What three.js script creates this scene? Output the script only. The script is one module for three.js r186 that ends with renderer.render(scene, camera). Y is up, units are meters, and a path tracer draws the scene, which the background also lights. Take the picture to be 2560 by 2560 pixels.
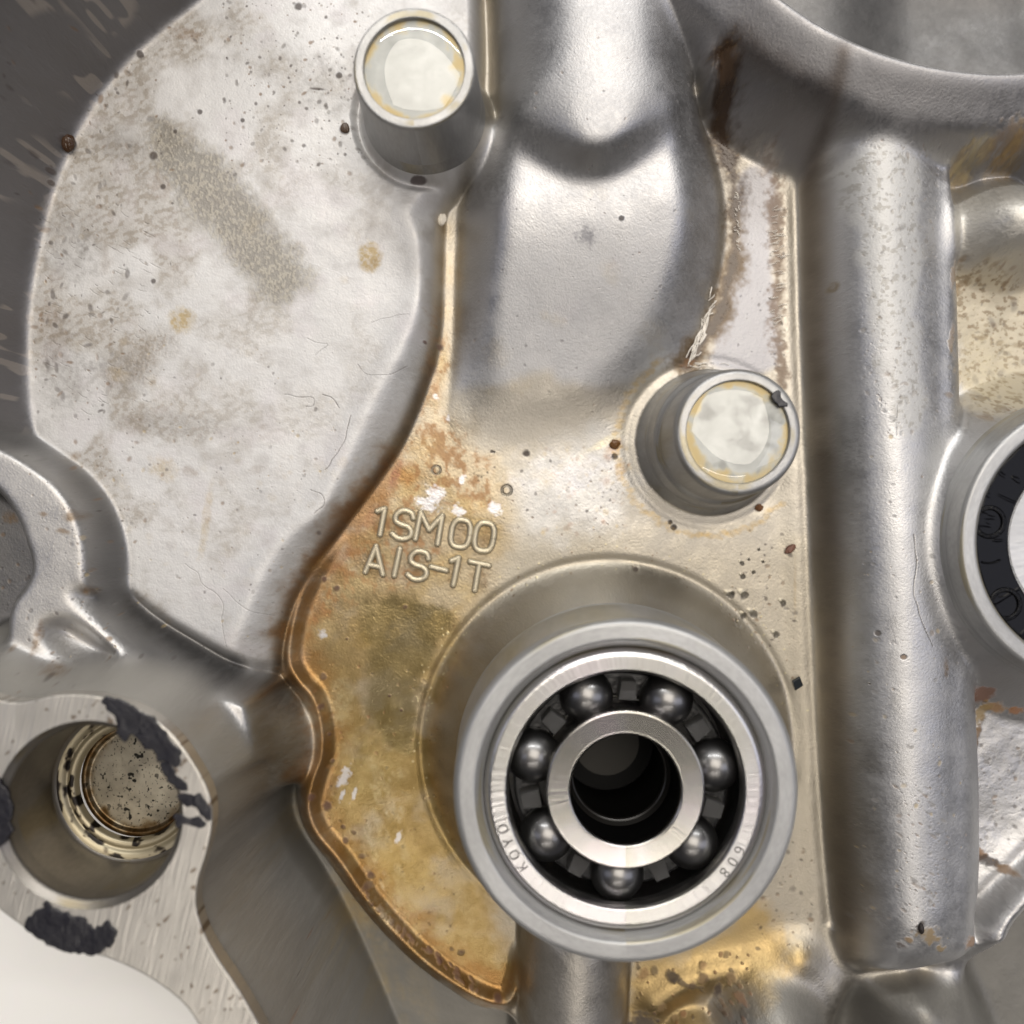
import * as THREE from 'three';
import { RectAreaLightUniformsLib } from 'three/addons/lights/RectAreaLightUniformsLib.js';
import { mergeGeometries } from 'three/addons/utils/BufferGeometryUtils.js';
import { FontLoader } from 'three/addons/loaders/FontLoader.js';
import { TextGeometry } from 'three/addons/geometries/TextGeometry.js';

// ---------------------------------------------------------------- camera, light, exposure
const MM = 0.001, CAM = 100, TAN = 0.5095;            // the phone is held 100 mm above the casting floor, looking straight down
const scene = new THREE.Scene();
const camera = new THREE.PerspectiveCamera(2 * Math.atan(TAN) * 180 / Math.PI, 1, 0.005, 5);
camera.position.set(0, CAM * MM, 0);
camera.up.set(0, 0, -1);
camera.lookAt(0, 0, 0);
camera.focus = 0.0935;
camera.userData.fStop = 15;

const renderer = new THREE.WebGLRenderer({ antialias: true });
renderer.setSize(1024, 1024);
renderer.toneMapping = THREE.LinearToneMapping;
renderer.toneMappingExposure = 1.38;
renderer.shadowMap.enabled = true;

RectAreaLightUniformsLib.init();
scene.background = new THREE.Color(0.04, 0.04, 0.045);
function panel(name, at, aim, w, h, color, power) {
  const l = new THREE.RectAreaLight(color, power, w, h);
  l.name = name; l.position.set(...at); l.lookAt(...aim); scene.add(l);
  return l;
}
panel('ceiling_panel_light', [0.05, 0.64, -0.17], [0, 0, 0], 0.46, 0.36, 0xfff6ea, 4.2);
panel('side_panel_light', [0.42, 0.46, 0.02], [0, 0, 0], 0.24, 0.42, 0xeceeff, 1.4);
panel('lower_fill_light', [0.0, 0.60, 0.34], [0, 0, 0], 0.44, 0.20, 0xfff6ec, 1.3);  // added fill, no known lamp; lifts faces turned down the frame
panel('left_panel_light', [-0.46, 0.50, -0.05], [0, 0, 0], 0.22, 0.36, 0xe4e8ff, 0.8);
panel('strip_light', [0.03, 0.34, -0.36], [0, 0, 0], 0.50, 0.012, 0xffffff, 60);
panel('lower_strip_light', [0.02, 0.52, 0.23], [0, 0, 0], 0.34, 0.012, 0xfff8f0, 13);

// ---------------------------------------------------------------- helpers
function rng(seed) { let a = seed >>> 0; return () => { a = (a + 0x6D2B79F5) | 0; let t = Math.imul(a ^ (a >>> 15), 1 | a); t = (t + Math.imul(t ^ (t >>> 7), 61 | t)) ^ t; return ((t ^ (t >>> 14)) >>> 0) / 4294967296; }; }
const R0 = rng(11);
const LAT = new Float32Array(65536); for (let i = 0; i < 65536; i++) LAT[i] = R0() * 2 - 1;
function vn(x, y) {                                    // smooth value noise, -1..1
  const xi = Math.floor(x), yi = Math.floor(y), fx = x - xi, fy = y - yi;
  const sx = fx * fx * (3 - 2 * fx), sy = fy * fy * (3 - 2 * fy);
  const a = (xi & 255), b = ((xi + 1) & 255), c = (yi & 255) << 8, d = ((yi + 1) & 255) << 8;
  const p = LAT[a | c], q = LAT[b | c], r = LAT[a | d], s = LAT[b | d];
  return p + (q - p) * sx + ((r + (s - r) * sx) - (p + (q - p) * sx)) * sy;
}
function fbm(x, y, o = 4) { let s = 0, k = 0.5, f = 1; for (let i = 0; i < o; i++) { s += k * vn(x * f + i * 17.3, y * f - i * 9.1); f *= 2.03; k *= 0.5; } return s; }
const clamp = (x, a = 0, b = 1) => (x < a ? a : x > b ? b : x);
const lerp = (a, b, t) => a + (b - a) * t;
const smooth = (a, b, x) => { const t = clamp((x - a) / (b - a)); return t * t * (3 - 2 * t); };
const SP = 1896;                                       // survey units: the notes on the casting were taken at 1896 units per 100 mm of distance
const W = (u, v, h = 0) => [(u - 966) * (CAM - h) / SP, (v - 966) * (CAM - h) / SP];
const outline = (pts, h) => pts.map((p) => W(p[0], p[1], p[2] ?? h));
function spline(pts, closed, step = 0.5) {
  const c = new THREE.CatmullRomCurve3(pts.map((p) => new THREE.Vector3(p[0], p[1], 0)), closed, 'centripetal');
  const n = Math.max(8, Math.round(c.getLength() / step));
  return c.getSpacedPoints(n).map((p) => [p.x, p.y]);
}

// ---------------------------------------------------------------- the casting as a field of heights (mm)
const HALF = 62, N = 1041, CELL = 2 * HALF / (N - 1);
const gx = (i) => -HALF + i * CELL;
const H = new Float32Array(N * N), REG = new Uint8Array(N * N);
function dist(pts, closed, reach) {                    // distance to a polyline, negative inside a closed one
  const d = new Float32Array(N * N).fill(reach);
  const n = pts.length - (closed ? 0 : 1);
  for (let k = 0; k < n; k++) {
    const [ax, ay] = pts[k], [bx, by] = pts[(k + 1) % pts.length];
    const i0 = Math.max(0, Math.floor((Math.min(ax, bx) - reach + HALF) / CELL)), i1 = Math.min(N - 1, Math.ceil((Math.max(ax, bx) + reach + HALF) / CELL));
    const j0 = Math.max(0, Math.floor((Math.min(ay, by) - reach + HALF) / CELL)), j1 = Math.min(N - 1, Math.ceil((Math.max(ay, by) + reach + HALF) / CELL));
    const dx = bx - ax, dy = by - ay, L = dx * dx + dy * dy || 1e-9;
    for (let j = j0; j <= j1; j++) {
      const py = gx(j) - ay;
      for (let i = i0; i <= i1; i++) {
        const px = gx(i) - ax, t = clamp((px * dx + py * dy) / L), ex = px - t * dx, ey = py - t * dy, q = Math.sqrt(ex * ex + ey * ey);
        const o = j * N + i; if (q < d[o]) d[o] = q;
      }
    }
  }
  if (closed) {
    for (let j = 0; j < N; j++) {
      const y = gx(j), xs = [];
      for (let k = 0; k < pts.length; k++) {
        const [ax, ay] = pts[k], [bx, by] = pts[(k + 1) % pts.length];
        if ((ay > y) !== (by > y)) xs.push(ax + (y - ay) / (by - ay) * (bx - ax));
      }
      xs.sort((p, q) => p - q);
      for (let m = 0; m + 1 < xs.length; m += 2) {
        const i0 = Math.max(0, Math.ceil((xs[m] + HALF) / CELL)), i1 = Math.min(N - 1, Math.floor((xs[m + 1] + HALF) / CELL));
        for (let i = i0; i <= i1; i++) d[j * N + i] *= -1;
      }
    }
  }
  return d;
}
const ease = (t) => t * t * (3 - 2 * t);
const dome = (p) => (t) => Math.pow(1 - Math.pow(1 - t, p), 1 / p);
const each = (f) => { for (let j = 0, o = 0; j < N; j++) for (let i = 0; i < N; i++, o++) f(o, gx(i), gx(j)); };
function loft(dB, dT, h, prof, reg, flatTop = true) {  // from a base outline up to a top outline or a crest line
  each((o, x, y) => {
    const b = -dB[o]; if (b <= 0) return;
    const tt = flatTop && dT[o] <= 0 ? 1 : b / (b + Math.abs(dT[o]));
    const p = prof(tt), g = typeof h === 'function' ? h(x, y) : h;
    H[o] = lerp(H[o], g, p);
    if (reg && tt > 0.12) REG[o] = reg;
  });
}
function stepUp(d, h, w, prof, reg) {                  // inside the outline the height h; walls fall off outside over w
  each((o, x, y) => {
    const t = d[o] <= 0 ? 1 : 1 - d[o] / w; if (t <= 0) return;
    const g = typeof h === 'function' ? h(x, y) : h;
    if (g > H[o]) { H[o] = lerp(H[o], g, prof(t)); if (reg && t > 0.1) REG[o] = reg; }
  });
}
const NAMES = ['gallery_floor', 'clutch_cover_wall', 'outer_wall', 'corner_ridge', 'lower_skirt', 'sleeve', 'oil_passage', 'passage_bulge', 'web', 'ring_wall', 'ring_recess', 'long_rib', 'side_pocket', 'side_ring_base', 'pocket_dome', 'drain_tube', 'corner_boss', 'lower_tube', 'lower_pocket', 'shaded_corner_wall', 'sleeve_arm'];
const [FLOOR, COVER, OUTER, CORNER, SKIRT, SLEEVE, PASS, BULGE, WEB, RING, RECESS, RIB, POCKET, SRING, DOME, DRAIN, CBOSS, LTUBE, POCKET2, CWALL, ARM] = NAMES.map((_, i) => i);

// lower skirt beyond the golden lip
const lipLine = spline(outline([[660, 985], [610, 1052], [572, 1120], [552, 1190], [548, 1250], [566, 1284], [592, 1315], [608, 1375], [607, 1425], [590, 1475], [583, 1520], [597, 1565], [640, 1618], [690, 1690], [745, 1755], [800, 1808], [860, 1852], [915, 1882], [957, 1888], [976, 1850], [985, 1800]], 0.6), false);
{
  const low = dist([...spline(outline([[520, 1240], [545, 1284], [576, 1316], [592, 1375], [591, 1425], [574, 1475], [566, 1520], [580, 1570], [625, 1630], [675, 1700], [730, 1765], [788, 1820], [850, 1866], [905, 1898], [960, 1912], [1000, 1960]], 0), false), ...outline([[1000, 2250], [-300, 2250], [-300, 1200], [300, 1150]], 0)], true, 4);
  each((o) => { if (low[o] < 0) { const t = clamp(-low[o] / 2.2); H[o] = lerp(H[o], -8, ease(t)); if (t > 0.5) REG[o] = SKIRT; } });
}
// clutch cover plate, top left
const coverBase = spline(outline([[900, -160], [905, 0], [908, 90], [900, 250], [868, 370], [842, 396], [832, 450], [828, 550], [826, 620], [814, 690], [788, 768], [752, 845], [705, 915], [652, 985], [600, 1062], [562, 1130], [540, 1195], [528, 1260], [505, 1310]], 0).concat(outline([[300, 1330], [60, 1150], [-300, 1000], [-400, 300], [-200, -300], [400, -350]], 0)), true);
const coverTop = spline(outline([[880, -160], [884, 0], [884, 90], [870, 240], [800, 350], [768, 400], [786, 450], [792, 510], [788, 575], [760, 650], [708, 742], [652, 860], [602, 962], [540, 1010], [490, 1085], [455, 1166], [425, 1232], [410, 1268]], 4.5).concat(outline([[250, 1330], [40, 1150], [-320, 1000], [-420, 300], [-220, -300], [380, -350]], 4.5)), true);
loft(dist(coverBase, true, 12), dist(coverTop, true, 12), 4.5, (t) => lerp(ease(t), dome(2.0)(t), 0.8), COVER);
{ const d = dist(spline(outline([[768, 400], [786, 450], [792, 510], [788, 575], [760, 650], [708, 742], [652, 860], [602, 962], [540, 1010], [490, 1085], [455, 1166], [425, 1232]], 4.5), false), false, 5); each((o) => { if (d[o] < 4.9) H[o] += 0.32 * Math.exp(-Math.pow(d[o] / 1.5, 2)); }); }
// outer wall round the plate
{
  const line = spline(outline([[520, -180], [440, -60], [372, 0], [320, 42], [255, 98], [190, 172], [140, 255], [104, 340], [78, 430], [60, 520], [50, 610], [48, 700], [54, 780], [66, 838], [74, 900]], 4.5), false);
  const wall = dist([...line, ...outline([[-400, 900], [-400, -400], [520, -400]], 4.5)], true, 14);
  const wv = (x, y) => fbm(x * 0.5, y * 0.5, 3) * 0.12;
  each((o, x, y) => { const b = -wall[o] + 0.5; if (b <= 0) return; const rise = b < 1.3 ? b * b * 1.25 : 2.1 + (b - 1.3) * 3.1; H[o] = Math.min(4.5 + rise, 26) + wv(x, y); if (b > 0.15) REG[o] = OUTER; });
}
// wavy ridge on the lower left
{
  const base = spline(outline([[-60, 800], [30, 812], [74, 838], [112, 868], [160, 900], [198, 945], [224, 1000], [236, 1060], [234, 1100], [246, 1142], [288, 1184], [345, 1222], [425, 1268], [505, 1300]], 4.5), false);
  const b = dist([...base, ...outline([[520, 1420], [-300, 1420], [-300, 800]], 4.5)], true, 12);
  const crest = spline(outline([[-80, 838], [10, 848], [62, 872], [108, 912], [142, 962], [158, 1020], [160, 1070], [164, 1110], [200, 1160], [262, 1206], [345, 1252], [430, 1300], [500, 1340]], 10), false);
  const c = dist([...crest, ...outline([[520, 1450], [-300, 1450], [-300, 838]], 10)], true, 12);
  loft(b, c, 10, (t) => ease(Math.pow(t, 0.85)), CORNER);
  each((o) => { if (b[o] < 0.5) { const w = -b[o], tt = w / (w + Math.abs(c[o])); if (b[o] > -0.4 || (c[o] > 0 && tt < 0.86)) REG[o] = CWALL; } });  // wall region whose darker base colour is painted shade
  const dip = spline(outline([[-120, 880], [0, 905], [40, 940], [66, 982], [82, 1031], [90, 1070], [76, 1104], [56, 1130], [46, 1165], [48, 1210], [66, 1250], [110, 1284], [170, 1296], [250, 1290], [240, 1330], [100, 1400], [-120, 1400]], 7), true);
  const dd = dist(dip, true, 8);
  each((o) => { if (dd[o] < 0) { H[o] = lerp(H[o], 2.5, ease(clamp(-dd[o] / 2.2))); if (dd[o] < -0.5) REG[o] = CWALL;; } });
  const dip2 = dist(spline(outline([[86, 1180], [120, 1166], [160, 1184], [205, 1218], [232, 1246], [190, 1256], [130, 1240], [96, 1212]], 9), true), true, 5);
  each((o) => { if (dip2[o] < 0.6) H[o] -= 2.4 * ease(clamp((0.4 - dip2[o]) / 1.6)); });
  const dip3 = dist(spline(outline([[150, 1118], [190, 1122], [260, 1172], [345, 1222], [430, 1272], [420, 1300], [330, 1300], [290, 1262], [235, 1206], [180, 1150]], 9), true), true, 5);
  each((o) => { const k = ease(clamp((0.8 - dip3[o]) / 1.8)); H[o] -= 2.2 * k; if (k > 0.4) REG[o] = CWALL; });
}
// sleeve that carries the machined flange, lower left
const flange = spline(outline([[-160, 1250], [-60, 1300], [0, 1322], [30, 1326], [62, 1322], [100, 1313], [150, 1311], [195, 1317], [258, 1338], [318, 1380], [364, 1440], [394, 1502], [398, 1556], [387, 1611], [372, 1661], [368, 1706], [381, 1756], [407, 1806], [442, 1858], [487, 1934], [540, 2040], [610, 2200], [760, 2560]], 19), false);
const flangeLow = spline(outline([[620, 2560], [450, 2100], [405, 1980], [376, 1934], [349, 1896], [300, 1856], [248, 1826], [185, 1802], [140, 1797], [98, 1786], [62, 1764], [40, 1746], [0, 1716], [-60, 1660], [-120, 1560], [-190, 1400]], 19), false);
const flangeAll = [...flange, ...flangeLow];
{
  const f = dist(flangeAll, true, 9);
  each((o, x, y) => {
    const w = 1.5;
    if (f[o] >= w) return;
    const t = f[o] <= 0 ? 1 : 1 - f[o] / w, a = Math.atan2(y - 24.4, x + 34.1);
    const g = lerp(H[o], 18.2, Math.pow(t, 1.25)) + 0.55 * Math.sin(a * 10 + 0.6) * 4 * t * (1 - t) * (f[o] > 0 ? 1 : 0);
    if (g > H[o]) { H[o] = g; if (t > 0.06) REG[o] = SLEEVE; }
  });
  // rounded arm that runs from the sleeve to the gallery
  const base = dist(spline(outline([[300, 1300], [400, 1290], [488, 1294], [548, 1306], [584, 1340], [600, 1386], [598, 1430], [580, 1476], [500, 1520], [420, 1590], [360, 1640], [280, 1560]], 0), true), true, 12);
  const ax = [W(345, 1455, 14), W(590, 1388, 0)], dx = ax[1][0] - ax[0][0], dy = ax[1][1] - ax[0][1], L = Math.hypot(dx, dy);
  each((o, x, y) => {
    if (base[o] >= 0) return;
    const px = x - ax[0][0], py = y - ax[0][1], t = (px * dx + py * dy) / (L * L), side = (px * dy - py * dx) / L;
    const top = lerp(15.5, 1.2, Math.pow(clamp(t), 0.9)), q = clamp(1 - Math.pow(Math.abs(side) / 6.6, 2.2));
    const g = lerp(H[o], Math.max(top * (0.25 + 0.75 * Math.sqrt(q)) - 1.1 * Math.exp(-Math.pow((side - 2.4) / 0.9, 2)) * Math.max(0, 1 - t), -1), ease(clamp(-base[o] / 1.6)));
    if (g > H[o]) { H[o] = g; REG[o] = ARM; }
  });
}
// oil passage: bulge below, pipe above
{
  const base = spline([...outline([[872, 380], [868, 450], [864, 540], [860, 640], [852, 730], [846, 790], [868, 850]], 0), ...outline([[940, 880], [1040, 872], [1120, 850], [1165, 822], [1190, 770], [1240, 715], [1286, 690]], 0.5), ...outline([[1312, 660], [1342, 600], [1366, 520], [1380, 430], [1376, 330], [1352, 240], [1325, 170]], 4.5), ...outline([[1200, 130], [1000, 130], [900, 260]], 5)], true);
  const top = spline([...outline([[962, 330], [950, 450], [936, 590], [944, 680], [985, 730]], 8), ...outline([[1020, 740], [1070, 720], [1120, 700]], 4), ...outline([[1180, 650], [1238, 560], [1272, 460], [1280, 360], [1268, 290], [1240, 200], [1000, 200]], 7)], true);
  const T = (x, y) => { const v = 966 + y * SP / 93, f = 1 / (1 + Math.exp((v - 600) / 125)); return 9.0 * Math.max(0, f - 0.12) - 0.8 * Math.exp(-Math.pow((v - 285) / 75, 2)) + 0.05 * (x - 8) * smooth(760, 400, v) + 0.25 * Math.exp(-Math.pow((x - 14) / 2.5, 2)) * smooth(420, 350, v); };
  loft(dist(base, true, 14), dist(top, true, 14), T, (t) => lerp(ease(t), dome(2)(t), 0.3), BULGE);
  each((o, x, y) => { if (REG[o] === BULGE && y > -13 + 2.5 * fbm(x * 0.3, y * 0.3, 3)) REG[o] = FLOOR; });
  const pb = spline([...outline([[918, -160], [926, 0], [930, 120], [932, 215]], 2), ...outline([[966, 232], [1010, 262], [1060, 290], [1105, 304], [1150, 300], [1200, 276], [1255, 238], [1318, 180]], 9), ...outline([[1334, 150], [1334, 90], [1332, 0], [1330, -160]], 7)], true);
  const axis = spline(outline([[1090, -200], [1090, 0], [1085, 120], [1095, 200], [1120, 236], [1160, 232], [1200, 190], [1212, 110], [1215, 0], [1215, -200]], 14), true);
  loft(dist(pb, true, 14), dist(axis, true, 14), (x, y) => 10.0 + 0.02 * (x - 8) - 0.03 * (x - 8) * (x - 8), dome(2.0), PASS);
}
// web between pipe and ring
{
  const w = dist(spline(outline([[1326, -180], [1382, -180], [1376, 0], [1372, 120], [1356, 176], [1334, 170], [1330, 0]], 6), true), true, 5);
  const ax = outline([[1352, -200], [1350, 0], [1346, 150]], 10);
  loft(w, dist(ax, false, 5), 9.5, dome(2), WEB, false);
}
// side pocket floor, right of the rib
{
  const p = dist(outline([[1740, 200], [2260, 100], [2260, 900], [1980, 870], [1740, 860]], 3), true, 6);
  each((o, x, y) => { if (p[o] < 0) { H[o] = Math.max(H[o], lerp(H[o], 3 + 0.35 * fbm(x * 0.35, y * 0.35, 3), ease(clamp(-p[o] / 1.2)))); REG[o] = POCKET; } });
  const q = dist(outline([[1760, 1230], [2260, 1180], [2260, 2260], [1760, 2260]], 1), true, 6);
  each((o, x, y) => { if (q[o] < 0) { H[o] = Math.max(H[o], 1.4 + 0.25 * fbm(x * 0.3, y * 0.3, 3)); REG[o] = POCKET2; } });
  const low = dist(spline(outline([[1850, 1740], [1990, 1610], [2200, 1500], [2260, 2250], [1600, 2250], [1600, 1840], [1700, 1812], [1800, 1812]], -2), true), true, 6);
  each((o) => { if (low[o] < 1) { const t = ease(clamp((1 - low[o]) / 2.5)); H[o] = lerp(H[o], -5, t); if (t > 0.4) REG[o] = LTUBE; } });
}
const bump = (u, v, h, ru, rv, rot, amp, reg, p = 2) => {
  const [cx, cy] = W(u, v, h), k = (CAM - h) / SP, c = Math.cos(rot), s = Math.sin(rot);
  each((o, x, y) => { const dx = x - cx, dy = y - cy, a = (dx * c + dy * s) / (ru * k), b = (-dx * s + dy * c) / (rv * k), q = Math.sqrt(a * a + b * b); if (q < 1) { H[o] += amp * Math.pow(1 - Math.pow(q, p), 1.6); if (reg && q < 0.8) REG[o] = reg; } });
};
bump(1915, 425, 6, 150, 118, 0, 6.2, DOME, 2.2);
bump(1818, 318, 4, 42, 46, 0, -2.0, 0, 2);
bump(1905, 288, 4, 46, 50, 0.3, 2.4, DOME, 2);
bump(1960, 330, 4, 60, 40, 0.5, -1.5, 0, 2);
// long rib
{
  const base = spline([...outline([[1512, 100], [1514, 280], [1518, 420], [1522, 600], [1534, 900], [1546, 1200], [1562, 1500], [1584, 1740], [1600, 1800]], 0), ...outline([[1650, 1828], [1740, 1818], [1780, 1806], [1814, 1780]], 2), ...outline([[1838, 1730], [1848, 1660], [1850, 1500], [1842, 1300], [1828, 1050], [1808, 800], [1802, 600], [1792, 430], [1784, 280], [1780, 100]], 4)], true);
  const axis = outline([[1670, 80], [1674, 300], [1684, 600], [1700, 900], [1716, 1200], [1728, 1500], [1736, 1740]], 8.5);
  const d2 = dome(3.2);
  loft(dist(base, true, 14), dist(axis, false, 14), 8.6, (t) => lerp(ease(t), d2(t), 0.8), RIB, false);
  const foot = dist(spline(outline([[1494, 240], [1504, 700], [1520, 1000], [1532, 1300], [1552, 1600], [1572, 1790]], 1), false), false, 5);
  const seam = dist(spline(outline([[1518, 230], [1526, 600], [1548, 1000], [1560, 1300], [1576, 1600], [1590, 1780]], 0.5), false), false, 5);
  each((o) => { if (foot[o] < 4.9) H[o] += 0.45 * Math.exp(-Math.pow(foot[o] / 1.3, 2)); if (seam[o] < 4.9) H[o] -= 0.9 * Math.exp(-Math.pow(seam[o] / 1.0, 2)); });
}
// ring wall and recess, top right
{
  const cx0 = (1890 - 966) * 87.5 / SP, cy0 = (-540 - 966) * 87.5 / SP, r1 = 655 * 87.5 / SP, r2 = 782 * 87.5 / SP;
  each((o, x, y) => {
    const r = Math.hypot(x - cx0, y - cy0);
    if (r < r1 - 0.4) { H[o] = lerp(H[o], -9 + 2.5 * vn(x * 0.09, y * 0.09), 1); REG[o] = RECESS; return; }
    if (r > r2 + 3.4) return;
    let h;
    if (r < r1) h = lerp(4, 12.3, (r - r1 + 0.4) / 0.4);
    else if (r < r2) { const t = (r - r1) / (r2 - r1); h = 12.3 + 0.35 * Math.sin(Math.PI * Math.min(1, t * 2)) - 3.0 * Math.pow(t, 1.7); }
    else { const t = (r - r2) / 3.0; h = 9.3 * (1 - Math.pow(clamp(t), 0.66)); }
    if ((h > H[o] - 0.8 || r < r2) && r > r1 - 0.4) { const k = smooth(-0.8, 0.8, h - H[o]); H[o] = lerp(H[o], r < r2 ? h : Math.max(h, H[o]), r < r2 ? 1 : k); if (k > 0.5) REG[o] = RING; }
  });
}
// base of the ring boss at the right edge
const SIDE = [...W(2073, 1022, 11), 11];
each((o, x, y) => {
  const r = Math.hypot(x - SIDE[0], y - SIDE[1]);
  if (r < 19) { const t = clamp((19 - r) / 6.2), h = lerp(1.2, 9.5, Math.pow(t, 1.8)); const k = smooth(-1.0, 1.0, h - H[o]); if (k > 0) { H[o] = lerp(H[o], Math.max(h, H[o]), k); if (k > 0.6 && t > 0.3) REG[o] = SRING; } }
});
// drain tube below the bearing, corner boss, lower tubes
{
  const base = outline([[982, 1700], [1196, 1700], [1190, 1800], [1184, 1950], [1176, 2250], [978, 2250], [984, 1950]], 3), ax = outline([[1092, 1650], [1090, 1950], [1080, 2250]], 7.5);
  loft(dist(base, true, 7), dist(ax, false, 7), 7.6, dome(2), DRAIN, false);
  bump(1462, 1960, 2, 128, 136, 0, 5.5, CBOSS, 2.6);
  bump(1310, 1975, 1, 60, 70, 0, 3.2, CBOSS, 2.4);
  const t2 = dist(outline([[1612, 1838], [1830, 1822], [2010, 2250], [1730, 2250]], 0), true, 8), a2 = outline([[1700, 1800], [1850, 2250]], 2);
  loft(t2, dist(a2, false, 8), 5.2, dome(2), LTUBE, false);
  const r3 = dist(spline(outline([[1510, 1812], [1560, 1858], [1620, 1925], [1660, 2050]], 1), false), false, 4);
  each((o) => { H[o] += 1.3 * Math.exp(-Math.pow(r3[o] / 1.5, 2)); });
  const r4 = dist(spline(outline([[1858, 1764], [1864, 1735], [1894, 1690], [1960, 1620], [2060, 1540]], 2), false), false, 5);
  each((o) => { H[o] += 3.4 * Math.exp(-Math.pow(r4[o] / 2.0, 2)); });
  const r5 = dist(spline(outline([[1840, 1712], [1880, 1668], [1960, 1590], [2060, 1500]], 2), false), false, 5);
  each((o) => { H[o] -= 1.6 * Math.exp(-Math.pow(r5[o] / 0.9, 2)); });
  const r6 = dist(spline(outline([[1236, 1890], [1290, 1858], [1360, 1836], [1440, 1820], [1505, 1806]], 0.5), false), false, 4);
  each((o) => { H[o] += 1.0 * Math.exp(-Math.pow(r6[o] / 1.5, 2)); });
}
// fillets round the bosses and the bearing seat
const BOSS1 = [...W(781, 128, 15), 15, 5.12], BOSS2 = [...W(1393, 815, 13), 13, 5.42], SEAT = [...W(1182, 1494, 16), 16, 14.62];
function fillet(c, w, rise, dip, edge = 0.5) {
  each((o, x, y) => {
    const r = Math.hypot(x - c[0], y - c[1]), t = (c[3] + w - r) / w;
    if (t > -0.2 && t < 2) {
      const q = clamp(t);
      H[o] = Math.max(H[o] - dip * smooth(0, 0.16, t) * (1 - smooth(0.3, 0.75, t)), 0) * 1 + rise * Math.pow(q, 2.6);
      if (H[o] < 0) H[o] = 0;
      H[o] -= 0;
    }
  });
}
{ // boss 1 stands on the cover plate
  each((o, x, y) => { const r = Math.hypot(x - BOSS1[0], y - BOSS1[1]), t = clamp((BOSS1[3] + 3.0 - r) / 3.0); if (t > 0 && r < 8.4) { const g = 4.4 - 2.3 * Math.exp(-Math.pow((t - 0.42) / 0.26, 2)) + 2.2 * Math.pow(t, 3); H[o] = lerp(H[o], t > 0.5 ? g : Math.min(Math.max(H[o], g), H[o]), 0.9); if (t > 0.9) H[o] = Math.min(H[o], 8); } });
  each((o, x, y) => { const r = Math.hypot(x - BOSS2[0], y - BOSS2[1]), t = clamp((BOSS2[3] + 3.2 - r) / 3.2); if (t > 0) { const g = -0.25 + 0.6 * t + 5.5 * Math.pow(t, 2.6); H[o] = lerp(H[o], Math.min(H[o], g), smooth(0, 0.14, t)); if (t > 0.55) H[o] = g; } });
  each((o, x, y) => { const r = Math.hypot(x - SEAT[0], y - SEAT[1]), t = clamp((SEAT[3] + 4.4 - r) / 4.4); if (t > 0) { const g = -0.35 * smooth(0, 0.06, t) + 0.9 * t + 5.6 * Math.pow(t, 2.2); if (H[o] < g + 0.7) { H[o] = g; if (t > 0.05) REG[o] = FLOOR; } } });
}
// the golden lip
{
  const d = dist(lipLine, false, 4);
  each((o, x, y) => { const k = Math.exp(-Math.pow(d[o] / 0.62, 2)) * smooth(1.5, 8, y); if (k > 0.02) { H[o] = lerp(H[o], Math.max(H[o] + 0.2, 1.25), k); if (k > 0.4) REG[o] = FLOOR; } });
  const f = dist(spline(outline([[828, 430], [826, 520], [822, 620], [812, 690]], 0.6), false), false, 3);
  each((o) => { H[o] += 0.35 * Math.exp(-Math.pow(f[o] / 0.35, 2)); });
}
// soften like a sand-free die casting, then add its low waviness
function blur(rad, times) {
  const T = new Float32Array(N * N);
  for (let k = 0; k < times; k++) {
    for (let j = 0; j < N; j++) for (let i = 0; i < N; i++) { let s = 0; for (let q = -rad; q <= rad; q++) s += H[j * N + clamp(i + q, 0, N - 1)]; T[j * N + i] = s / (2 * rad + 1); }
    for (let j = 0; j < N; j++) for (let i = 0; i < N; i++) { let s = 0; for (let q = -rad; q <= rad; q++) s += T[clamp(j + q, 0, N - 1) * N + i]; H[j * N + i] = s / (2 * rad + 1); }
  }
}
function softBlur(set, rad, times) {
  const M = new Float32Array(N * N), keep = H.slice();
  each((o) => { M[o] = Array.isArray(set) ? (set.includes(REG[o]) ? 1 : 0) : set[o]; });
  blur(rad, times);
  const soft = H.slice(); H.set(M); blur(4, 2); M.set(H);
  each((o) => { H[o] = lerp(keep[o], soft[o], ease(clamp(M[o] * 1.4 - 0.3))); });
}
softBlur([BULGE, PASS], 6, 2);
softBlur([SLEEVE, LTUBE, BULGE, WEB, CBOSS, DOME, ARM], 4, 2);
softBlur([CORNER, CWALL], 3, 2);
softBlur([RIB, RING, SRING], 5, 2);
{ const d = dist(spline(outline([[1508, 240], [1516, 600], [1536, 1000], [1548, 1300], [1566, 1600], [1582, 1780]], 0.5), false), false, 4), m = new Float32Array(N * N); each((o) => { m[o] = d[o] < 3 ? 1 : 0; }); softBlur(m, 5, 2); }
{ const m = new Float32Array(N * N), x0 = W(1420, 0, 2)[0], y0 = W(0, 1776, 4)[1]; each((o, x, y) => { m[o] = x > x0 && y > y0 && Math.hypot(x - SEAT[0], y - SEAT[1]) > 17 ? 1 : 0; }); softBlur(m, 7, 2); }
blur(2, 2);
each((o, x, y) => { H[o] += 0.10 * fbm(x * 0.16 + 3, y * 0.16, 3) + 0.012 * fbm(x * 0.9, y * 0.9 + 5, 2); });
const heightAt = (x, y) => H[clamp(Math.round((y + HALF) / CELL), 0, N - 1) * N + clamp(Math.round((x + HALF) / CELL), 0, N - 1)];

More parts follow.
